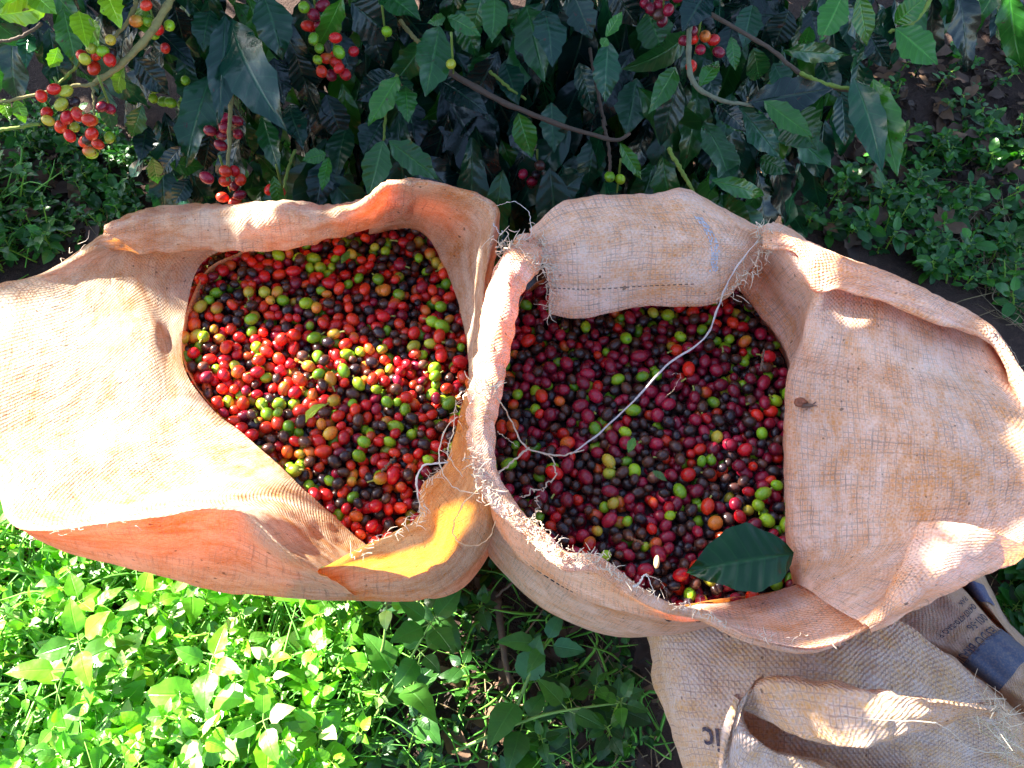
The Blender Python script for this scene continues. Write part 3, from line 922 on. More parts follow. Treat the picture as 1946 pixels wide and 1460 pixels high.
WORD = {'red': "bright red", 'crimson': "deep crimson", 'orange': "orange", 'yellow green': "yellow green", 'green': "green", 'dark': "dried dark brown"}
rr = random.Random(77)
for side, p, r, k, x, y in singles:
    mb = MB()
    d, el = cherry(mb, p, r, k, rr)
    if side == "left": zx, zy = (x - 350) / 545, (y - 440) / 590
    else: zx, zy = (x - 960) / 550, (y - 570) / 570
    ix, iy = min(2, max(0, int(zx * 3))), min(2, max(0, int(zy * 3)))
    stalk = rr.random() < (.55 if k in ('green', 'yellow green', 'orange') else .12)
    place = {(0, 0): "far left corner", (1, 0): "far edge", (2, 0): "far right corner", (0, 1): "left edge", (1, 1): "middle", (2, 1): "right edge",
             (0, 2): "near left corner", (1, 2): "near edge", (2, 2): "near right corner"}[(ix, iy)]
    o = mb.build("coffee_cherry", M['cherry'], None, p)
    lab = f"{WORD[k]} coffee cherry{' with stalk' if stalk else ''} at the {place} of the {side} heap"
    tag(o, lab, "coffee cherry", f"{WORD[k]} cherries on the {side} heap")
    if stalk:
        sm = MB()
        q = p + d * r * el * .93
        tip = q + d * r * rr.uniform(.5, 1.1) + np.array([rr.gauss(0, .001), rr.gauss(0, .001), .001])
        tube(sm, [q - d * r * .2, (q + tip) / 2 + np.array([0, 0, .0006]), tip], [.0013, .0008, .0011], 6, (.30, .33, .07), 6)
        so2 = sm.build("stalk", M['stem'], None, p)
        so2.parent = o; so2.location = (0, 0, 0)

# ------------------------------------------------------------------ leaves
def leaf(mb, base, tip, width, nh, col, rr, bend=.12, wave=.05, fold=.18, ns=11, nw=5, prof='coffee', ragged=.05):
    base = np.asarray(base, float); tip = np.asarray(tip, float)
    a = tip - base; L = np.linalg.norm(a); a = a / L
    s = np.cross(a, nh)
    if np.linalg.norm(s) < 1e-4: s = np.cross(a, [.3, .7, .2])
    s = nrm(s); nn = np.cross(s, a)
    ts = np.linspace(0, 1, ns); us = np.linspace(-1, 1, nw)
    ph = rr.uniform(0, 6.28); ph2 = rr.uniform(0, 6.28); wv = rr.uniform(3.2, 5.5)
    if prof == 'coffee':
        w = np.sin(math.pi * ts ** .92) ** .85 * (1 - .45 * ts ** 5) + .03 * (1 - ts)
    elif prof == 'ovate':
        w = np.sin(math.pi * ts ** .62) ** .8 * (1 - .25 * ts ** 3) + .02
    else:
        w = np.sin(math.pi * ts ** .8) ** .6
    w[-1] = .01
    w = w * width * .5
    V = np.zeros((ns, nw, 3)); UV = np.zeros((ns, nw, 2))
    tw = rr.uniform(-.35, .35)
    for i, t in enumerate(ts):
        c = base + a * L * t + nn * (bend * L * (t * (1 - t)) * 2.2)
        sv = s * math.cos(tw * t) + nn * math.sin(tw * t); nv = -s * math.sin(tw * t) + nn * math.cos(tw * t)
        for j, u in enumerate(us):
            e = w[i] * (1 + ragged * (math.sin(t * 30 + ph + (2 if u > 0 else 0)) + .5 * math.sin(t * 17 + ph2 * (1.7 if u > 0 else 1))) * abs(u))
            hgt = abs(u) * w[i] * fold + wave * L * .5 * (u * u) * math.sin(wv * 6.28 * t * .5 + (ph if u > 0 else ph2))
            V[i, j] = c + sv * u * e + nv * hgt
            UV[i, j] = (u, t)
    mb.add(V, grid_faces(ns, nw), np.asarray(col), UV)


def toward(p):
    return nrm(CAM - p)


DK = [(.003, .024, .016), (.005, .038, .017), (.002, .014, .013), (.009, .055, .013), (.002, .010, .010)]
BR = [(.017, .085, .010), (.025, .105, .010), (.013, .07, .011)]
LIT = [(.10, .24, .010), (.15, .28, .010), (.07, .18, .010)]  # sunlight through the leaves put into their yellow-green


def pick(pal, rr): return np.array(rr.choice(pal)) * rr.uniform(.8, 1.2)


def pxleaf(mb, b, t, wpx, d, pal, rr, dd=None, **k):
    k.setdefault('ragged', rr.uniform(.05, .13))
    d2 = d + (rr.uniform(-.03, .05) if dd is None else dd)
    B, T = atd(b[0], b[1], d), atd(t[0], t[1], d2)
    nh = nrm(toward(B) + np.array([rr.gauss(0, .25), rr.gauss(0, .15), rr.gauss(.15, .2)]))
    leaf(mb, B, T, wpx * d / FPX, nh, pick(pal, rr), rr, ns=14, nw=7, **k)


def twig(mb, pts, rpx, d, col, n=30, wob=.0015, seed=0):
    P = catmull([atd(x, y, d if not isinstance(d, (list, tuple)) else d[i]) for i, (x, y) in enumerate(pts)], n)
    dm = d if not isinstance(d, (list, tuple)) else sum(d) / len(d)
    P += np.array([[mnoise.noise(Vector((i * .5, seed + k * 5.1, .2))) * wob for k in range(3)] for i in range(n)])
    r = np.array(rpx) * dm / FPX
    r = np.interp(np.linspace(0, 1, n), np.linspace(0, 1, len(r)), r)
    node = 1 + .35 * np.maximum(0, np.sin(np.arange(n) * 1.05)) ** 6
    tube(mb, P, r * node, 8, col)


BRN = (.075, .05, .035); GRN = (.14, .20, .03); TAN = (.20, .17, .06)


def clusters(root, items, seed):
    rr = random.Random(seed)
    for (x, y, d, n, spread, kinds) in items:
        c = atd(x, y, d)
        mb = MB()
        tube(mb, [c + np.array([0, 0.012, .035]), c + np.array([0, .008, .01]), c + np.array([0, .004, -.015])], [.0016, .0014, .001], 5, GRN, 8)
        cl = mb.build("fruit_cluster", M['stem'], root)
        pts = []
        tries = 0
        while len(pts) < n and tries < 400:
            tries += 1
            p = c + np.array([rr.gauss(0, spread), rr.gauss(0, spread * .5), rr.gauss(0, spread * 1.1)])
            if all(np.linalg.norm(p - q) > .0105 for q in pts): pts.append(p)
        for p in pts:
            m2 = MB(); cherry(m2, p, rr.uniform(.0056, .0070), rr.choice(kinds), rr)
            m2.build("cherry", M['cherry'], cl)


def build_shrub(rootloc, label, big, bright, lit, twigs, fruit, filler, crown, seed, stems, side, cat="coffee shrub"):
    rr = random.Random(seed)
    root = empty("coffee_shrub", rootloc, label, cat, "coffee shrubs behind the sacks")
    lf = MB()
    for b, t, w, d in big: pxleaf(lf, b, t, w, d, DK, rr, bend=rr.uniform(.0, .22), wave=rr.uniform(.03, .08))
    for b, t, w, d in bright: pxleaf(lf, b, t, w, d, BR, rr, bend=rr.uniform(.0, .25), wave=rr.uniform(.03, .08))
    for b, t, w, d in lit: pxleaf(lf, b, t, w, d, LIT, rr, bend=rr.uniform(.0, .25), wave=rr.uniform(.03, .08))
    # leaves further inside, in front of the dark centre
    for (poly, n, d0, d1, size) in filler:
        xs = [q[0] for q in poly]; ys = [q[1] for q in poly]; k = 0
        while k < n:
            x, y = rr.uniform(min(xs), max(xs)), rr.uniform(min(ys), max(ys))
            if not inpoly(np.array([x]), np.array([y]), poly)[0]: continue
            k += 1
            d = rr.uniform(d0, d1)
            B = atd(x, y, d)
            if B[2] < .05 + ground_z(B[0], B[1]): continue
            L = size * rr.uniform(.6, 1.15)
            dr = nrm([rr.gauss(0, .4), rr.gauss(-.3, .3), rr.gauss(-.95, .3)])
            nh = nrm([rr.gauss(0, .6), -.6, .7])
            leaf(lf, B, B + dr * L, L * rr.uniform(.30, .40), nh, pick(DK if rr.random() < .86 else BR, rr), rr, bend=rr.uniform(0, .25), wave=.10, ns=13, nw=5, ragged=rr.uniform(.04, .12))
    # unseen crown leaves above and behind the frame
    for (cx, cy, cz, rx, ry, rz, n) in crown:
        k = 0
        while k < n:
            v = np.array([rr.gauss(0, 1), rr.gauss(0, 1), rr.gauss(0, 1)]); v = nrm(v) * rr.random() ** .33
            p = np.array([cx + v[0] * rx, cy + v[1] * ry, cz + v[2] * rz])
            k += 1
            if p[2] < .08: continue
            if fbm(p, 3.2, 2) < -.22 or blocks_lit(p, rr): continue
            L = rr.uniform(.08, .15)
            dr = nrm([rr.gauss(0, .7), rr.gauss(-.1, .6), rr.gauss(-.45, .4)])
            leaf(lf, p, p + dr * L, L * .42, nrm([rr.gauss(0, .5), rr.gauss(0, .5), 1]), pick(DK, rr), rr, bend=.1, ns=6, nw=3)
    for p, dr, L in SHADE_LEAVES:  # added shading leaves, merged into this crown mesh
        k = 'left' if p[0] < -.45 else ('centre' if p[0] < .35 else 'right')
        if k == side:
            leaf(lf, p - dr * L / 2, p + dr * L / 2, L * .44, nrm(SUN + np.array([rr.gauss(0, .4) for _ in range(3)])), pick(DK, rr), rr, bend=.1, ns=7, nw=3)
    lf.build("crown", M['leaf'], root)
    for (pts, rp, d, col) in twigs:
        tb = MB(); twig(tb, pts, rp, d, col, 34, seed=rr.random() * 50)
        tb.build("branch", M['bark'], root)
    for st in stems:
        tb = MB(); tube(tb, st, [.017, .014, .010, .005], 9, BRN, 30)
        tb.build("trunk", M['bark'], root)
    clusters(root, fruit, seed + 1)
    return root


# boughs of unseen leaves added above the frame along sun rays, to cast shade
SHADE_LEAVES = []
LITP = [([(890, 600), (965, 500), (1015, 480), (980, 640), (955, 760), (965, 950), (1020, 1010), (1080, 1060), (890, 960)], .575, .0),
        ([(190, 420), (740, 340), (800, 420), (560, 470), (200, 480)], .56, .01), ([(-60, 540), (230, 470), (380, 480), (345, 700), (700, 1040), (600, 1090), (440, 980), (0, 1000)], .52, .015),
        ([(-120, 950), (300, 1080), (800, 1150), (720, 1300), (720, 1560), (-120, 1560)], .05, .02), ([(560, 1090), (820, 960), (930, 980), (900, 1100), (600, 1140)], .48, .0),
        ([(210, -50), (-50, -50), (-50, 260), (210, 260)], -1, .06), ([(1650, 1315), (1850, 1330), (1850, 1375), (1680, 1395)], .50, .0),
        ([(1770, 1000), (1900, 1030), (1760, 1100), (1665, 1175)], .56, .1), ([(1535, 490), (1590, 490), (1600, 540), (1545, 545)], .575, .0)]
def blocks_lit(p, rr, dr=np.array([0, 0, 1.0]), L=.1):
    for poly, z, keep in LITP:
        if z > 0:
            q = p - SUN * ((p[2] - z) / SUN[2])
        else:
            t = ((p - CAM) @ FWD - .97) / (SUN @ FWD); q = p - SUN * t
        dd = dr * L * .5; dd = dd - SUN * (dd[2] / SUN[2])
        ww = nrm(np.cross(dr, SUN)) * L * .22; ww = ww - SUN * (ww[2] / SUN[2])
        Q = np.array([q + dd * i * .25 + ww * j * (1 - abs(i) * .2) for i in range(-4, 5) for j in (-1, 0, 1)])
        a, b, dep = project(Q)
        if inpoly(a, b, poly).any() and rr.random() > keep: return True
    return False
def shade_boughs(poly, z, n, seed, gaps=(), ylo=.46, yhi=.95, thr=-.28, small=False):
    rr = random.Random(seed)
    xs = [q[0] for q in poly]; ys = [q[1] for q in poly]; k = 0; tries = 0
    while k < n and tries < n * 30:
        tries += 1
        x, y = rr.uniform(min(xs), max(xs)), rr.uniform(min(ys), max(ys))
        if not inpoly(np.array([x]), np.array([y]), poly)[0]: continue
        if any((x - g[0]) ** 2 + (y - g[1]) ** 2 < g[2] ** 2 for g in gaps): continue
        q = atz(x, y, z) if z is not None else atd(x, y, rr.uniform(.90, 1.4))
        if fbm(q * 1.0 + seed, 7, 2) < thr: continue
        dr = nrm([rr.gauss(0, .6), rr.gauss(0, .5), rr.gauss(-.5, .4)]); L = rr.uniform(.07, .12)
        if small: dr = nrm(np.cross(SUN, [rr.gauss(0, 1), rr.gauss(0, 1), rr.gauss(0, 1)])); L = rr.uniform(.045, .07)
        for _ in range(8):
            Y = rr.uniform(ylo, yhi)
            t = (Y - q[1]) / SUN[1]
            if t < .25: continue
            p = q + SUN * t
            if p[2] < .5: continue
            a, b, dep = project(p)
            if b < -130 or a < -150: break
        else:
            continue
        if blocks_lit(p, rr, dr, L): continue
        k += 1
        SHADE_LEAVES.append((p, dr, L))


shade_boughs([(420, 470), (800, 400), (890, 560), (890, 720), (850, 960), (720, 1010), (400, 740), (370, 600)], .47, 200, 1)
shade_boughs([(390, 500), (800, 410), (885, 560), (888, 740), (850, 950), (720, 1020), (400, 760), (365, 610)], .47, 420, 8, (), .46, .95, -.9, True)
shade_boughs([(985, 600), (1400, 560), (1500, 700), (1500, 1100), (1330, 1130), (1080, 1030), (985, 940)], .46, 260, 9, (), .46, .95, -.9, True)
shade_boughs([(985, 380), (1300, 360), (1960, 500), (1980, 1250), (1500, 1260), (1180, 1150), (975, 960), (985, 560)], .5, 560, 2,
       [(1560, 505, 60), (1660, 1165, 55), (1850, 1050, 80), (1770, 1090, 50)])
shade_boughs([(1230, 1180), (1980, 1180), (1980, 1520), (1230, 1520)], .35, 150, 3, [(1700, 1330, 100), (1790, 1340, 80)])
shade_boughs([(900, 1080), (1240, 1120), (1300, 1500), (1000, 1500)], .05, 110, 4)
shade_boughs([(340, -80), (1900, -80), (1950, 420), (1500, 420), (340, 400)], None, 3000, 5, (), .5, 1.7, -.6)
shade_boughs([(1580, 60), (1800, 20), (1800, 360), (1600, 380)], None, 160, 7, (), .5, 1.6, -.9)
shade_boughs([(1500, 100), (1980, 50), (1980, 640), (1500, 420)], 0.0, 300, 6, (), .9, 1.9, -.2)


# centre shrub
big = [((668, 5), (757, 78), 82, 1.02), ((835, 50), (809, 184), 72, 1.0), ((1000, 10), (1035, 157), 74, 1.03), ((1035, 20), (1050, 128), 64, 1.0), ((1090, -10), (1125, 75), 56, 1.02),
       ((1155, 78), (1150, 197), 52, .98), ((1310, 62), (1182, 132), 62, 1.05), ((1292, 148), (1255, 278), 58, 1.05), ((750, 140), (678, 192), 58, 1.04), ((832, 150), (928, 218), 56, 1.05),
       ((978, 212), (1022, 308), 58, 1.07), ((1048, 195), (1052, 292), 52, 1.09), ((728, 228), (690, 295), 62, 1.08), ((1020, 402), (1112, 328), 56, 1.12), ((890, 165), (905, 270), 58, 1.12),
       ((760, 145), (782, 235), 46, 1.06), ((640, 60), (668, 150), 52, 1.06), ((700, 40), (728, 128), 50, 1.06), ((780, 185), (790, 300), 56, 1.12), ((930, 100), (900, 190), 62, 1.1),
       ((1100, 120), (1128, 220), 60, 1.1), ((1210, 150), (1190, 260), 62, 1.12), ((870, 20), (905, 110), 60, 1.08), ((960, 120), (985, 200), 50, 1.08), ((1230, 20), (1265, 110), 66, 1.1),
       ((620, 180), (655, 270), 56, 1.1), ((660, 240), (640, 340), 58, 1.12), ((1130, 260), (1115, 360), 56, 1.14), ((720, -20), (800, 40), 60, 1.0), ((920, -20), (900, 60), 50, 1.0),
       ((1160, -30), (1210, 50), 60, 1.03), ((860, 260), (840, 360), 56, 1.17), ((940, 270), (960, 370), 56, 1.18), ((640, 300), (600, 385), 52, 1.12)]
bright = [((846, 33), (812, 44), 22, .97), ((850, 32), (914, 69), 32, .97), ((940, -10), (934, 82), 52, 1.0), ((1152, 70), (1183, 22), 24, .95), ((1153, 72), (1143, 90), 20, .95),
          ((1285, 128), (1232, 217), 42, 1.02), ((757, 145), (700, 240), 46, 1.0), ((728, 268), (700, 374), 54, .98), ((738, 268), (834, 342), 54, .98), ((1178, 272), (1220, 342), 28, 1.02),
          ((650, -5), (600, 96), 46, .98), ((770, 165), (775, 235), 40, 1.01), ((985, 215), (1012, 300), 46, 1.03)]
twigs = [([(842, 128), (900, 165), (960, 196), (1060, 236), (1165, 266), (1198, 254)], [6, 6, 5, 4, 3], 1.03, BRN), ([(1145, 228), (1158, 285), (1160, 345)], [3, 3, 3], 1.05, BRN),
         ([(1270, 282), (1295, 325), (1322, 372)], [4, 4, 3], 1.02, GRN), ([(755, 142), (735, 200), (730, 268)], [3, 3, 2], 1.02, GRN), ([(570, -20), (605, 50), (640, 130)], [6, 5, 4], 1.04, BRN),
         ([(760, 40), (790, 75), (810, 90)], [4, 4, 3], 1.06, TAN), ([(1120, 90), (1135, 170), (1150, 240)], [3, 3, 3], 1.1, BRN), ([(930, 135), (965, 165), (1000, 190)], [3, 3, 2], 1.06, GRN)]
fruit = [(600, 30, 1.02, 8, .011, ['red', 'red', 'green', 'crimson']), (640, 128, 1.02, 14, .013, ['red', 'red', 'crimson', 'green']), (1245, 8, 1.03, 7, .010, ['crimson', 'crimson', 'dark']),
         (1020, 335, 1.12, 6, .009, ['crimson', 'dark']), (1175, 355, 1.06, 3, .010, ['green']), (860, 124, .99, 1, .001, ['yellow green']), (730, 60, 1.03, 1, .002, ['green'])]
filler = [([(560, -60), (1330, -60), (1330, 380), (560, 400)], 430, 1.08, 1.4, .15)]
crown = [(.10, 1.45, .75, .85, .35, .65, 1100)]  # leaf mass added behind to block skylight and darken the interior
stems = [[(.05, .95, 0), (.06, .93, .4), (.03, .9, .9), (.1, .85, 1.5)], [(.12, 1.0, 0), (.2, .95, .5), (.3, .9, 1.0), (.35, .85, 1.6)]]
build_shrub((.08, .97, 0), "dense dark coffee shrub hanging behind the gap between the two open sacks", big, bright, [], twigs, fruit, filler, crown, 101, stems, 'centre')

# left shrub
big = [((440, 40), (546, 250), 100, .98), ((428, 30), (416, 238), 58, .98), ((500, -10), (537, 115), 72, 1.0), ((55, 60), (50, 132), 32, 1.0), ((300, 60), (372, 132), 42, 1.04), ((255, 108), (322, 182), 50, 1.03),
       ((498, 218), (532, 332), 40, 1.04), ((548, 200), (578, 284), 48, 1.05), ((345, 278), (303, 336), 34, 1.05), ((322, 312), (388, 318), 36, 1.05), ((620, 302), (600, 402), 52, 1.02), ((400, 250), (385, 330), 40, 1.1),
       ((350, 130), (365, 210), 46, 1.08), ((460, 230), (480, 300), 44, 1.1), ((400, 20), (385, 100), 52, 1.06), ((330, 10), (350, 90), 50, 1.05), ((360, 340), (330, 390), 36, 1.1), ((200, 165), (215, 250), 36, 1.05),
       ((280, 240), (265, 310), 40, 1.1), ((420, 300), (455, 370), 44, 1.12), ((560, 100), (590, 190), 54, 1.07), ((520, 110), (540, 200), 50, 1.1)]
bright = [((620, 292), (574, 306), 30, .99), ((624, 300), (612, 364), 24, .99), ((520, 335), (535, 400), 26, 1.0), ((290, 300), (300, 350), 30, 1.05), ((225, 150), (260, 200), 34, 1.05), ((270, 200), (250, 260), 36, 1.05),
          ((120, 15), (146, 128), 48, .98)]
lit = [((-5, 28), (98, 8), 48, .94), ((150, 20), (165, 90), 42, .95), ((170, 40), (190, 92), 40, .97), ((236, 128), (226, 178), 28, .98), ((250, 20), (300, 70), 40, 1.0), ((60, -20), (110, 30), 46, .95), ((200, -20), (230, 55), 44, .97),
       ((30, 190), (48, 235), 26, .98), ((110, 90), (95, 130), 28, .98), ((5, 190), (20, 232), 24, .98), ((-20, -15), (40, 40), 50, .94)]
twigs = [([(335, -20), (315, 15), (285, 65), (235, 118), (180, 158)], [7, 7, 7, 6, 5], .97, TAN), ([(260, -10), (250, 30), (205, 85)], [4, 4, 3], .98, TAN), ([(182, 160), (140, 165), (90, 175), (40, 186), (-20, 200)], [4, 3, 3, 3], .97, TAN),
         ([(175, 160), (178, 190), (180, 230)], [3, 2, 2], .97, TAN), ([(435, 55), (441, 120), (438, 220), (432, 345)], [4, 4, 4, 3], 1.0, TAN), ([(80, 45), (40, 70), (-10, 82)], [3, 3, 3], .98, BRN), ([(180, 70), (150, 120), (105, 165)], [3, 3, 2], 1.0, GRN),
         ([(-20, 250), (30, 243), (75, 236)], [4, 3, 3], .97, GRN), ([(560, 285), (545, 330), (540, 380)], [3, 3, 3], 1.03, GRN)]
fruit = [(290, 45, .98, 7, .010, ['green', 'green', 'orange', 'red']), (190, 102, .96, 9, .011, ['red', 'yellow green', 'green', 'red', 'dark']), (125, 210, .95, 15, .014, ['red', 'red', 'yellow green', 'dark', 'red']),
         (178, 275, .95, 8, .011, ['red', 'red', 'orange', 'green']), (430, 245, 1.03, 8, .011, ['crimson', 'red', 'crimson']), (430, 352, 1.01, 9, .009, ['red', 'crimson', 'red']), (535, 368, 1.02, 3, .007, ['red', 'green']),
         (350, 195, 1.1, 10, .014, ['green']), (205, 205, .98, 2, .006, ['crimson'])]
filler = [([(250, -60), (600, -60), (600, 400), (330, 400), (290, 250)], 130, 1.06, 1.4, .115), ([(-60, -60), (330, -60), (300, 60), (100, 80), (-60, 60)], 36, 1.0, 1.3, .11)]
crown = [(-1.75, 1.35, .7, .5, .4, .45, 900)]  # unseen leaf mass added to shade the ground at the upper left
stems = [[(-.62, 1.25, .05), (-.55, 1.15, .4), (-.5, 1.0, .7), (-.42, .85, .95)]]
build_shrub((-.62, 1.25, 0), "coffee shrub at the upper left with sunlit twigs and mixed red and yellow fruit", big, bright, lit, twigs, fruit, filler, crown, 202, stems, 'left')

# right shrub
big = [((1490, 95), (1612, 106), 38, 1.02), ((1422, 196), (1584, 168), 66, .98), ((1405, 203), (1482, 302), 54, 1.0), ((1502, 212), (1552, 284), 84, 1.04), ((1622, 148), (1676, 328), 60, .99), ((1600, 178), (1606, 278), 42, 1.05),
       ((1432, 92), (1442, 152), 48, 1.03), ((1352, 380), (1432, 432), 62, 1.1), ((1345, -20), (1296, 62), 60, .98), ((1395, 40), (1380, 130), 52, 1.07), ((1430, 10), (1412, 92), 50, 1.08), ((1500, 20), (1470, 90), 56, 1.1),
       ((1365, 200), (1418, 252), 38, 1.0), ((1470, 120), (1500, 180), 44, 1.08), ((1560, 110), (1600, 190), 46, 1.08), ((1340, 110), (1360, 200), 44, 1.08), ((1445, 300), (1500, 330), 40, 1.1), ((1340, 250), (1370, 340), 52, 1.14),
       ((1540, 20), (1560, 100), 52, 1.07), ((1650, 60), (1690, 130), 44, 1.1), ((1390, 180), (1375, 270), 46, 1.1)]
bright = [((1602, -10), (1558, 80), 56, .97), ((1632, -10), (1648, 88), 44, .97), ((1700, 45), (1764, -8), 42, .98), ((1702, 54), (1782, 124), 62, .98), ((1452, 192), (1546, 262), 44, .97), ((1660, 150), (1706, 335), 64, .98),
          ((1330, 166), (1366, 118), 32, 1.0), ((1352, 343), (1452, 372), 36, 1.02), ((1366, 200), (1412, 252), 34, 1.0), ((1540, 50), (1525, 90), 30, 1.0), ((1390, 70), (1398, 135), 26, 1.0)]
twigs = [([(1312, 40), (1309, 100), (1318, 158), (1368, 190), (1438, 202)], [5, 5, 5, 4, 3], .98, (.13, .13, .08)), ([(1340, 22), (1430, 72), (1480, 105), (1520, 140), (1600, 170), (1662, 176)], [4, 4, 4, 4, 3], 1.0, BRN),
         ([(1520, 140), (1570, 160), (1660, 176)], [4, 4, 3], .99, GRN), ([(1780, -20), (1740, 40), (1690, 62)], [4, 3, 3], 1.0, GRN)]
fruit = [(1326, 85, 1.0, 8, .011, ['red', 'crimson', 'red']), (1262, 12, 1.02, 4, .008, ['crimson'])]
filler = [([(1320, -60), (1600, -60), (1640, 120), (1560, 280), (1480, 380), (1340, 400)], 130, 1.08, 1.45, .12), ([(1600, -80), (1950, -80), (1950, -20), (1640, 30)], 30, 1.1, 1.5, .11)]
crown = [(.70, 1.5, .95, .5, .3, .5, 420)]
stems = [[(.62, 1.1, 0.02), (.58, 1.02, .4), (.6, .95, .8), (.7, .9, 1.4)]]
build_shrub((.62, 1.1, 0), "coffee shrub at the upper right with drooping spotted leaves on a bent twig", big, bright, [], twigs, fruit, filler, crown, 303, stems, 'right')

# ------------------------------------------------------------------ weeds and litter
WEED = [(.10, .32, .016), (.14, .37, .02), (.07, .25, .018), (.32, .46, .20), (.05, .18, .016), (.10, .33, .02), (.08, .28, .018), (.045, .15, .014)]  # sunlit greens; the palest paints in leaves bleached by sun glare
WSH = [(.022, .085, .018), (.03, .11, .018), (.016, .065, .022)]  # weed greens with the shade put into the colour


def weed_plant(lf, sm, p, hgt, rr, pal, lw=.034, lean=None, pairs=None, prof='ovate', ns=8, scol=(.20, .34, .06)):
    p = np.asarray(p, float); lw = lw * rr.choice((.5, .7, .85, 1.0, 1.0, 1.4))
    ln = np.array(lean if lean is not None else [rr.gauss(0, .3), rr.gauss(0, .3)])
    top = p + np.array([ln[0] * hgt, ln[1] * hgt, hgt])
    mid = (p + top) / 2 + np.array([rr.gauss(0, .05) * hgt, rr.gauss(0, .05) * hgt, hgt * .1])
    P = catmull([p, mid, top], 12)
    tube(sm, P, [.0016, .0013, .0009], 5, scol)
    k = pairs or rr.randint(2, 4)
    ang = rr.uniform(0, 3.14)
    for q in range(k + 1):
        t = .35 + .65 * q / k
        c = P[min(11, int(t * 11))]
        nl = 2 if q < k else rr.randint(3, 4)
        for m in range(nl):
            a = ang + (q % 2) * 1.57 + m * 6.283 / nl + rr.gauss(0, .25)
            L = lw * rr.uniform(.75, 1.35) * (1.0 if q < k else .75)
            dz = rr.uniform(-.45, .8)
            dr = nrm([math.cos(a), math.sin(a), dz])
            b = c + dr * L * .22
            tube(sm, [c, b], [.0007, .0006], 3, scol, None, False)
            leaf(lf, b, b + dr * L, L * rr.uniform(.48, .72), nrm([rr.gauss(0, .45), rr.gauss(0, .45), 1]), pick(pal, rr), rr, bend=rr.uniform(.0, .22), wave=.03, fold=.16, ns=ns, nw=5, prof=prof, ragged=.04)


def scatter(poly_px, n, rr):
    xs = [q[0] for q in poly_px]; ys = [q[1] for q in poly_px]; out = []
    while len(out) < n:
        x, y = rr.uniform(min(xs), max(xs)), rr.uniform(min(ys), max(ys))
        if inpoly(np.array([x]), np.array([y]), poly_px)[0]:
            p = atz(x, y, 0.0)
            if p[1] > .75: p = atz(x, y, ground_z(p[0], p[1]))
            p[2] = ground_z(p[0], p[1])
            out.append(p)
    return out


def cover(name, label, polys, pal, seed, mat, dead=.0):
    rr = random.Random(seed)
    lf, sm = MB(), MB()
    for poly, n, h0, h1, lw, prof in polys:
        for p in scatter(poly, n, rr):
            weed_plant(lf, sm, p, rr.uniform(h0, h1), rr, pal, lw, prof=prof, ns=9)
    lf.v += sm.v; lf.uv += sm.uv
    base = lf.n
    lf.f += [tuple(i + base for i in f) for f in sm.f]; lf.c += sm.c; lf.n += sm.n
    o = lf.build(name, mat, None, (0, 0, 0))
    return tag(o, label, "ground cover", None, "stuff")


cover("weeds", "bright sunlit broadleaf weeds covering the ground below the left sack",
      [([(-120, 930), (40, 1000), (300, 1060), (560, 1100), (740, 1120), (690, 1300), (640, 1560), (-120, 1560)], 290, .05, .13, .026, 'ovate'),
       ([(-120, 900), (30, 960), (300, 1060), (700, 1110), (720, 1500), (-120, 1560)], 200, .02, .06, .018, 'round')], WEED, 41, M['weed'])
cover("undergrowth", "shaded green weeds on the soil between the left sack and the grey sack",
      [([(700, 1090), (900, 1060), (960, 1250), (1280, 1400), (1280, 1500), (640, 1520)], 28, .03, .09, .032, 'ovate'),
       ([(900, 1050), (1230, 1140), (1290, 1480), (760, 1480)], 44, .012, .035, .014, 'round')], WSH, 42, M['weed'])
cover("clover", "low round leaved plants on the bare soil at the upper left and upper right",
      [([(1480, 420), (1700, 300), (1980, 160), (1980, 620), (1700, 500)], 210, .015, .055, .020, 'round'),
       ([(1640, 120), (1980, 60), (1980, 300), (1700, 330)], 50, .015, .04, .016, 'round'),
       ([(-60, 230), (130, 210), (330, 300), (330, 400), (180, 450), (-60, 520)], 250, .012, .045, .016, 'round'),
       ([(1860, 1050), (1990, 1000), (1990, 1300), (1900, 1200)], 50, .03, .08, .025, 'ovate'),
       ([(-80, 330), (60, 360), (120, 480), (-80, 560)], 40, .04, .10, .022, 'ovate')], [(.022, .105, .018), (.035, .15, .02), (.016, .075, .02)], 43, M['weed'])

# grass tufts and straw
def blades(name, label, cat, polys, pal, seed, mat, flat=False):
    rr = random.Random(seed); mb = MB()
    for poly, n, l0, l1 in polys:
        for p in scatter(poly, n, rr):
            a = rr.uniform(0, 6.28); L = rr.uniform(l0, l1)
            dz = rr.uniform(.02, .22) if flat else rr.uniform(.5, 1.4)
            d = nrm([math.cos(a), math.sin(a), dz])
            p = p + np.array([0, 0, rr.uniform(.003, .02) if flat else 0])
            e = p + d * L + np.array([0, 0, -.0 if flat else -.25 * L])
            m = p + d * L * .5 + np.array([rr.gauss(0, .02), rr.gauss(0, .02), 0 if flat else .06 * L])
            w = rr.uniform(.0006, .0012) if flat else rr.uniform(.0012, .0024)
            tube(mb, [p, m, e], [w, w, w * .2], 4, pick(pal, rr), 8, False, .3)
    return tag(mb.build(name, mat, None, (0, 0, 0)), label, cat, None, "stuff")


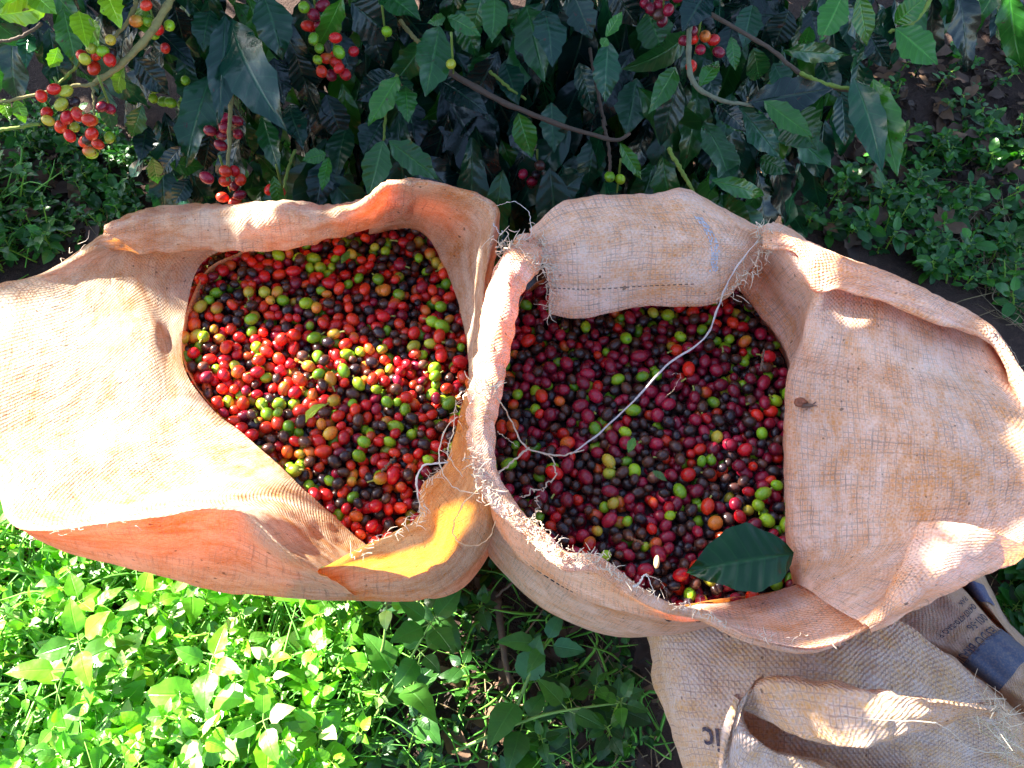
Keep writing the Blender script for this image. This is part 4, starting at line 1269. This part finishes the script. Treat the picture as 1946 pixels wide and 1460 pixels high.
blades("grass", "thin green grass blades rising among the weeds", "grass", [([(-100, 930), (300, 1060), (800, 1120), (700, 1500), (-100, 1500)], 950, .06, .19), ([(700, 1100), (1240, 1180), (1280, 1480), (640, 1500)], 170, .05, .13),
        ([(-80, 350), (90, 380), (60, 520), (-80, 560)], 60, .06, .14)], [(.10, .34, .03), (.16, .42, .05), (.07, .26, .03)], 51, M['stem'])
blades("straw", "dry pale straw lying on the soil beside the sacks", "straw", [([(900, 1060), (1250, 1160), (1290, 1480), (860, 1480)], 90, .03, .10), ([(1780, 380), (1990, 420), (1990, 720), (1900, 640)], 110, .04, .12),
        ([(1300, 360), (1980, 60), (1980, 420), (1500, 460)], 60, .03, .07), ([(0, 300), (330, 300), (200, 450), (0, 500)], 30, .03, .08), ([(1860, 1060), (1990, 1040), (1990, 1300)], 40, .04, .09)],
       [(.30, .22, .12), (.22, .15, .09), (.36, .28, .17)], 52, M['dry'], True)
rr = random.Random(61); mb = MB()
for poly, n in (([(1280, 330), (1480, 250), (1620, 60), (1980, 20), (1980, 420), (1600, 480)], 420), ([(-60, 180), (330, 220), (330, 420), (-60, 480)], 90), ([(880, 1050), (1250, 1160), (1290, 1480), (820, 1480)], 70), ([(500, 250), (1300, 250), (1300, 380), (500, 380)], 120)):
    for p in scatter(poly, n, rr):
        a = rr.uniform(0, 6.28); L = rr.uniform(.02, .07)
        d = nrm([math.cos(a), math.sin(a), rr.gauss(0, .25)])
        q = p + np.array([0, 0, rr.uniform(.004, .022)])
        leaf(mb, q, q + d * L, L * rr.uniform(.3, .5), nrm([rr.gauss(0, .4), rr.gauss(0, .4), 1]), pick([(.07, .045, .035), (.11, .065, .045), (.05, .035, .03), (.15, .09, .055)], rr), rr, bend=rr.uniform(-.3, .4), wave=.14, fold=.35, ns=8, nw=5, ragged=.12)
tag(mb.build("leaf_litter", M['dry'], None, (0, 0, 0)), "brown dead leaves littering the shaded soil under the shrubs", "leaf litter", None, "stuff")


def single_weed(p0, top, pairs, lw, pal, label, seed, prof='ovate', r=.002):
    """p0, top: (px,py,z)"""
    rr = random.Random(seed)
    a, b = atz(*p0), atz(*top)
    root = empty("weed_plant", tuple(a), label, "weed", "tall weeds in front of the sacks")
    lf, sm = MB(), MB()
    m = (a + b) / 2 + np.array([rr.gauss(0, .008), rr.gauss(0, .008), .012])
    P = catmull([a, m, b], 20)
    tube(sm, P, [r, r * .8, r * .5], 6, (.16, .30, .06))
    ang = rr.uniform(0, 3)
    for q in range(pairs + 1):
        t = .45 + .55 * q / pairs if pairs else 1
        c = P[min(19, int(t * 19))]
        for k in range(2 if q < pairs else 4):
            aa = ang + (q % 2) * 1.57 + k * 6.283 / (2 if q < pairs else 4) + rr.gauss(0, .2)
            L = lw * rr.uniform(.8, 1.25) * (1 if q < pairs else .7)
            d = nrm([math.cos(aa), math.sin(aa), rr.uniform(-.2, .5)])
            bb = c + d * L * .25
            tube(sm, [c, bb], [.0009, .0007], 4, (.16, .30, .06), None, False)
            leaf(lf, bb, bb + d * L, L * rr.uniform(.5, .68), nrm([rr.gauss(0, .2), rr.gauss(0, .2), 1]), pick(pal, rr), rr, bend=rr.uniform(0, .25), wave=.04, fold=.15, ns=10, nw=7, prof=prof, ragged=.06)
    lf.build("leaves", M['weed'], root); sm.build("stem", M['stem'], root)


MIDW = [(.04, .15, .025), (.055, .18, .03), (.03, .12, .03)]
single_weed((690, 1400, .02), (818, 1185, .17), 1, .055, MIDW, "tall weed with a bare curved stalk and pale top leaves under the left sack", 1)
single_weed((660, 1330, .02), (735, 1150, .16), 1, .03, WEED, "thin straight green weed stalk rising to the lower edge of the left sack", 2, r=.0024)
single_weed((860, 1430, .03), (1180, 1335, .08), 2, .042, MIDW, "long creeping weed with an arching stem across the dark soil", 3, r=.0024)
single_weed((960, 1400, .02), (1035, 1225, .07), 1, .06, [(.035, .14, .06), (.05, .17, .06)], "blue green jagged leaved weed on the soil between sacks", 4, r=.003)
single_weed((800, 1400, .02), (800, 1240, .12), 1, .05, MIDW, "weed with one folded upright leaf beside the tall curved stalk", 5)
single_weed((390, 1400, .02), (400, 1260, .15), 2, .055, WEED, "sunlit weed with large pale pointed leaves in the bright patch", 6)
single_weed((100, 1400, .02), (150, 1220, .16), 2, .055, WEED, "sunlit weed with upright narrow leaves at the far left of the patch", 7)
single_weed((520, 1500, .02), (500, 1370, .14), 2, .05, WEED, "sunlit weed with broad serrated leaves at the bottom edge", 8)


def ground_twig(pts, r, label, col=(.13, .085, .06), seed=0):
    mb = MB(); P = catmull([atz(*q) for q in pts], 24)
    P += np.array([[mnoise.noise(Vector((i * .6, seed + k * 3.3, 0))) * .002 for k in range(3)] for i in range(24)])
    tube(mb, P, r, 7, col)
    tag(mb.build("dry_twig", M['bark'], None, atz(*pts[0])), label, "twig")


ground_twig([(945, 1140, .03), (955, 1220, .03), (968, 1300, .025)], [.005, .005, .003], "thick brown dry twig lying upright on the soil between the weeds", seed=1)
ground_twig([(942, 1135, .04), (975, 1105, .05), (1000, 1075, .06)], [.002, .0016], "thin dark dry twig leaning under the right sack's near edge", seed=2)
ground_twig([(725, 895, .482), (737, 885, .485), (750, 868, .49)], [.0012, .0009], "short brown dry twig lying on the left sack's cherries", seed=3)
ground_twig([(1446, 706, .475), (1449, 685, .482), (1452, 665, .488)], [.0014, .0011], "short brown dry twig standing on the right sack's cherries", (.16, .09, .06), 4)
ground_twig([(1192, 1020, .475), (1210, 1028, .475), (1222, 1034, .474)], [.0012, .0009], "short orange brown twig lying near the middle of the right heap", (.22, .09, .04), 5)


def loose_leaf(b, t, w, col, label, seed, bend, prof='coffee', mat='leaf', name="fallen_leaf", up=(0, -.1, 1), **k):
    rr = random.Random(seed); mb = MB()
    B, T = atz(*b), atz(*t)
    leaf(mb, B, T, w, nrm(up), np.array(col), rr, bend=bend, ns=18, nw=9, prof=prof, **k)
    tag(mb.build(name, M[mat], None, B), label, "leaf")


loose_leaf((1508, 1054, .484), (1304, 1088, .478), .055, (.004, .030, .010), "large glossy dark green leaf lying on the right sack's cherries", 21, .16, mat='gloss', wave=.06, fold=.34, ragged=.04)
loose_leaf((617, 768, .498), (580, 804, .480), .009, (.22, .36, .03), "small curled yellow green leaf on the left sack's cherries", 6, .25, mat='young', fold=.5)
loose_leaf((1205, 832, .476), (1194, 862, .474), .008, (.07, .20, .03), "small green leaf scrap on the middle of the right heap", 7, .1, mat='young')
loose_leaf((665, 478, .476), (648, 502, .474), .008, (.08, .20, .03), "small green leaf scrap near the far edge of the left heap", 8, .1, mat='young')
loose_leaf((1240, 895, .474), (1268, 915, .472), .007, (.05, .12, .03), "narrow dark green leaf scrap beside a cherry on the right heap", 9, .1, mat='young')

# pale shelled bean
mb = MB(); rr = random.Random(3); p = atz(1248, 1068, .476)
V = SV.copy(); V[:, 2] *= 1.35; V[:, 1] *= .6
V[np.abs(V[:, 0]) < .18, 1] *= .75
mb.add(p + (V * .0042) @ rot_to([.1, .9, .2], .4).T, SF, (.50, .38, .20))
tag(mb.build("coffee_bean", M['snail'], None, p), "pale shelled coffee bean lying on the dark cherries of the right sack", "coffee bean")

# snail on the right flap
p = atz(1517, 772, .500)
sn = empty("snail", tuple(p), "tiny brown snail crawling on the inner edge of the right sack's flap", "snail")
mb = MB(); rad = .0052
for q in range(46):   # spiral shell
    pass
an = np.linspace(0, 4.6 * math.pi, 90)
rr_ = .0046 * np.exp(-.16 * an)
path = np.stack([p[0] + rr_ * np.cos(an) * .9, p[1] + rr_ * np.sin(an) * .9, p[2] + .004 + .0012 * an / 6], 1)
tube(mb, path, .0036 * np.exp(-.14 * an), 8, (.22, .065, .03))
mb.build("shell", M['snail'], sn)
mb = MB()
tube(mb, [p + np.array([-.003, 0, .0015]), p + np.array([.003, 0, .002]), p + np.array([.009, -.0004, .002]), p + np.array([.0125, -.0008, .0026])], [.001, .0026, .002, .0011], 8, (.17, .09, .06), 16)
for s in (-1, 1):
    tube(mb, [p + np.array([.0118, -.0008 + s * .0006, .003]), p + np.array([.0145, -.0008 + s * .002, .0055])], [.0004, .0005], 5, (.12, .06, .05), 6)
mb.build("body", M['snail'], sn)
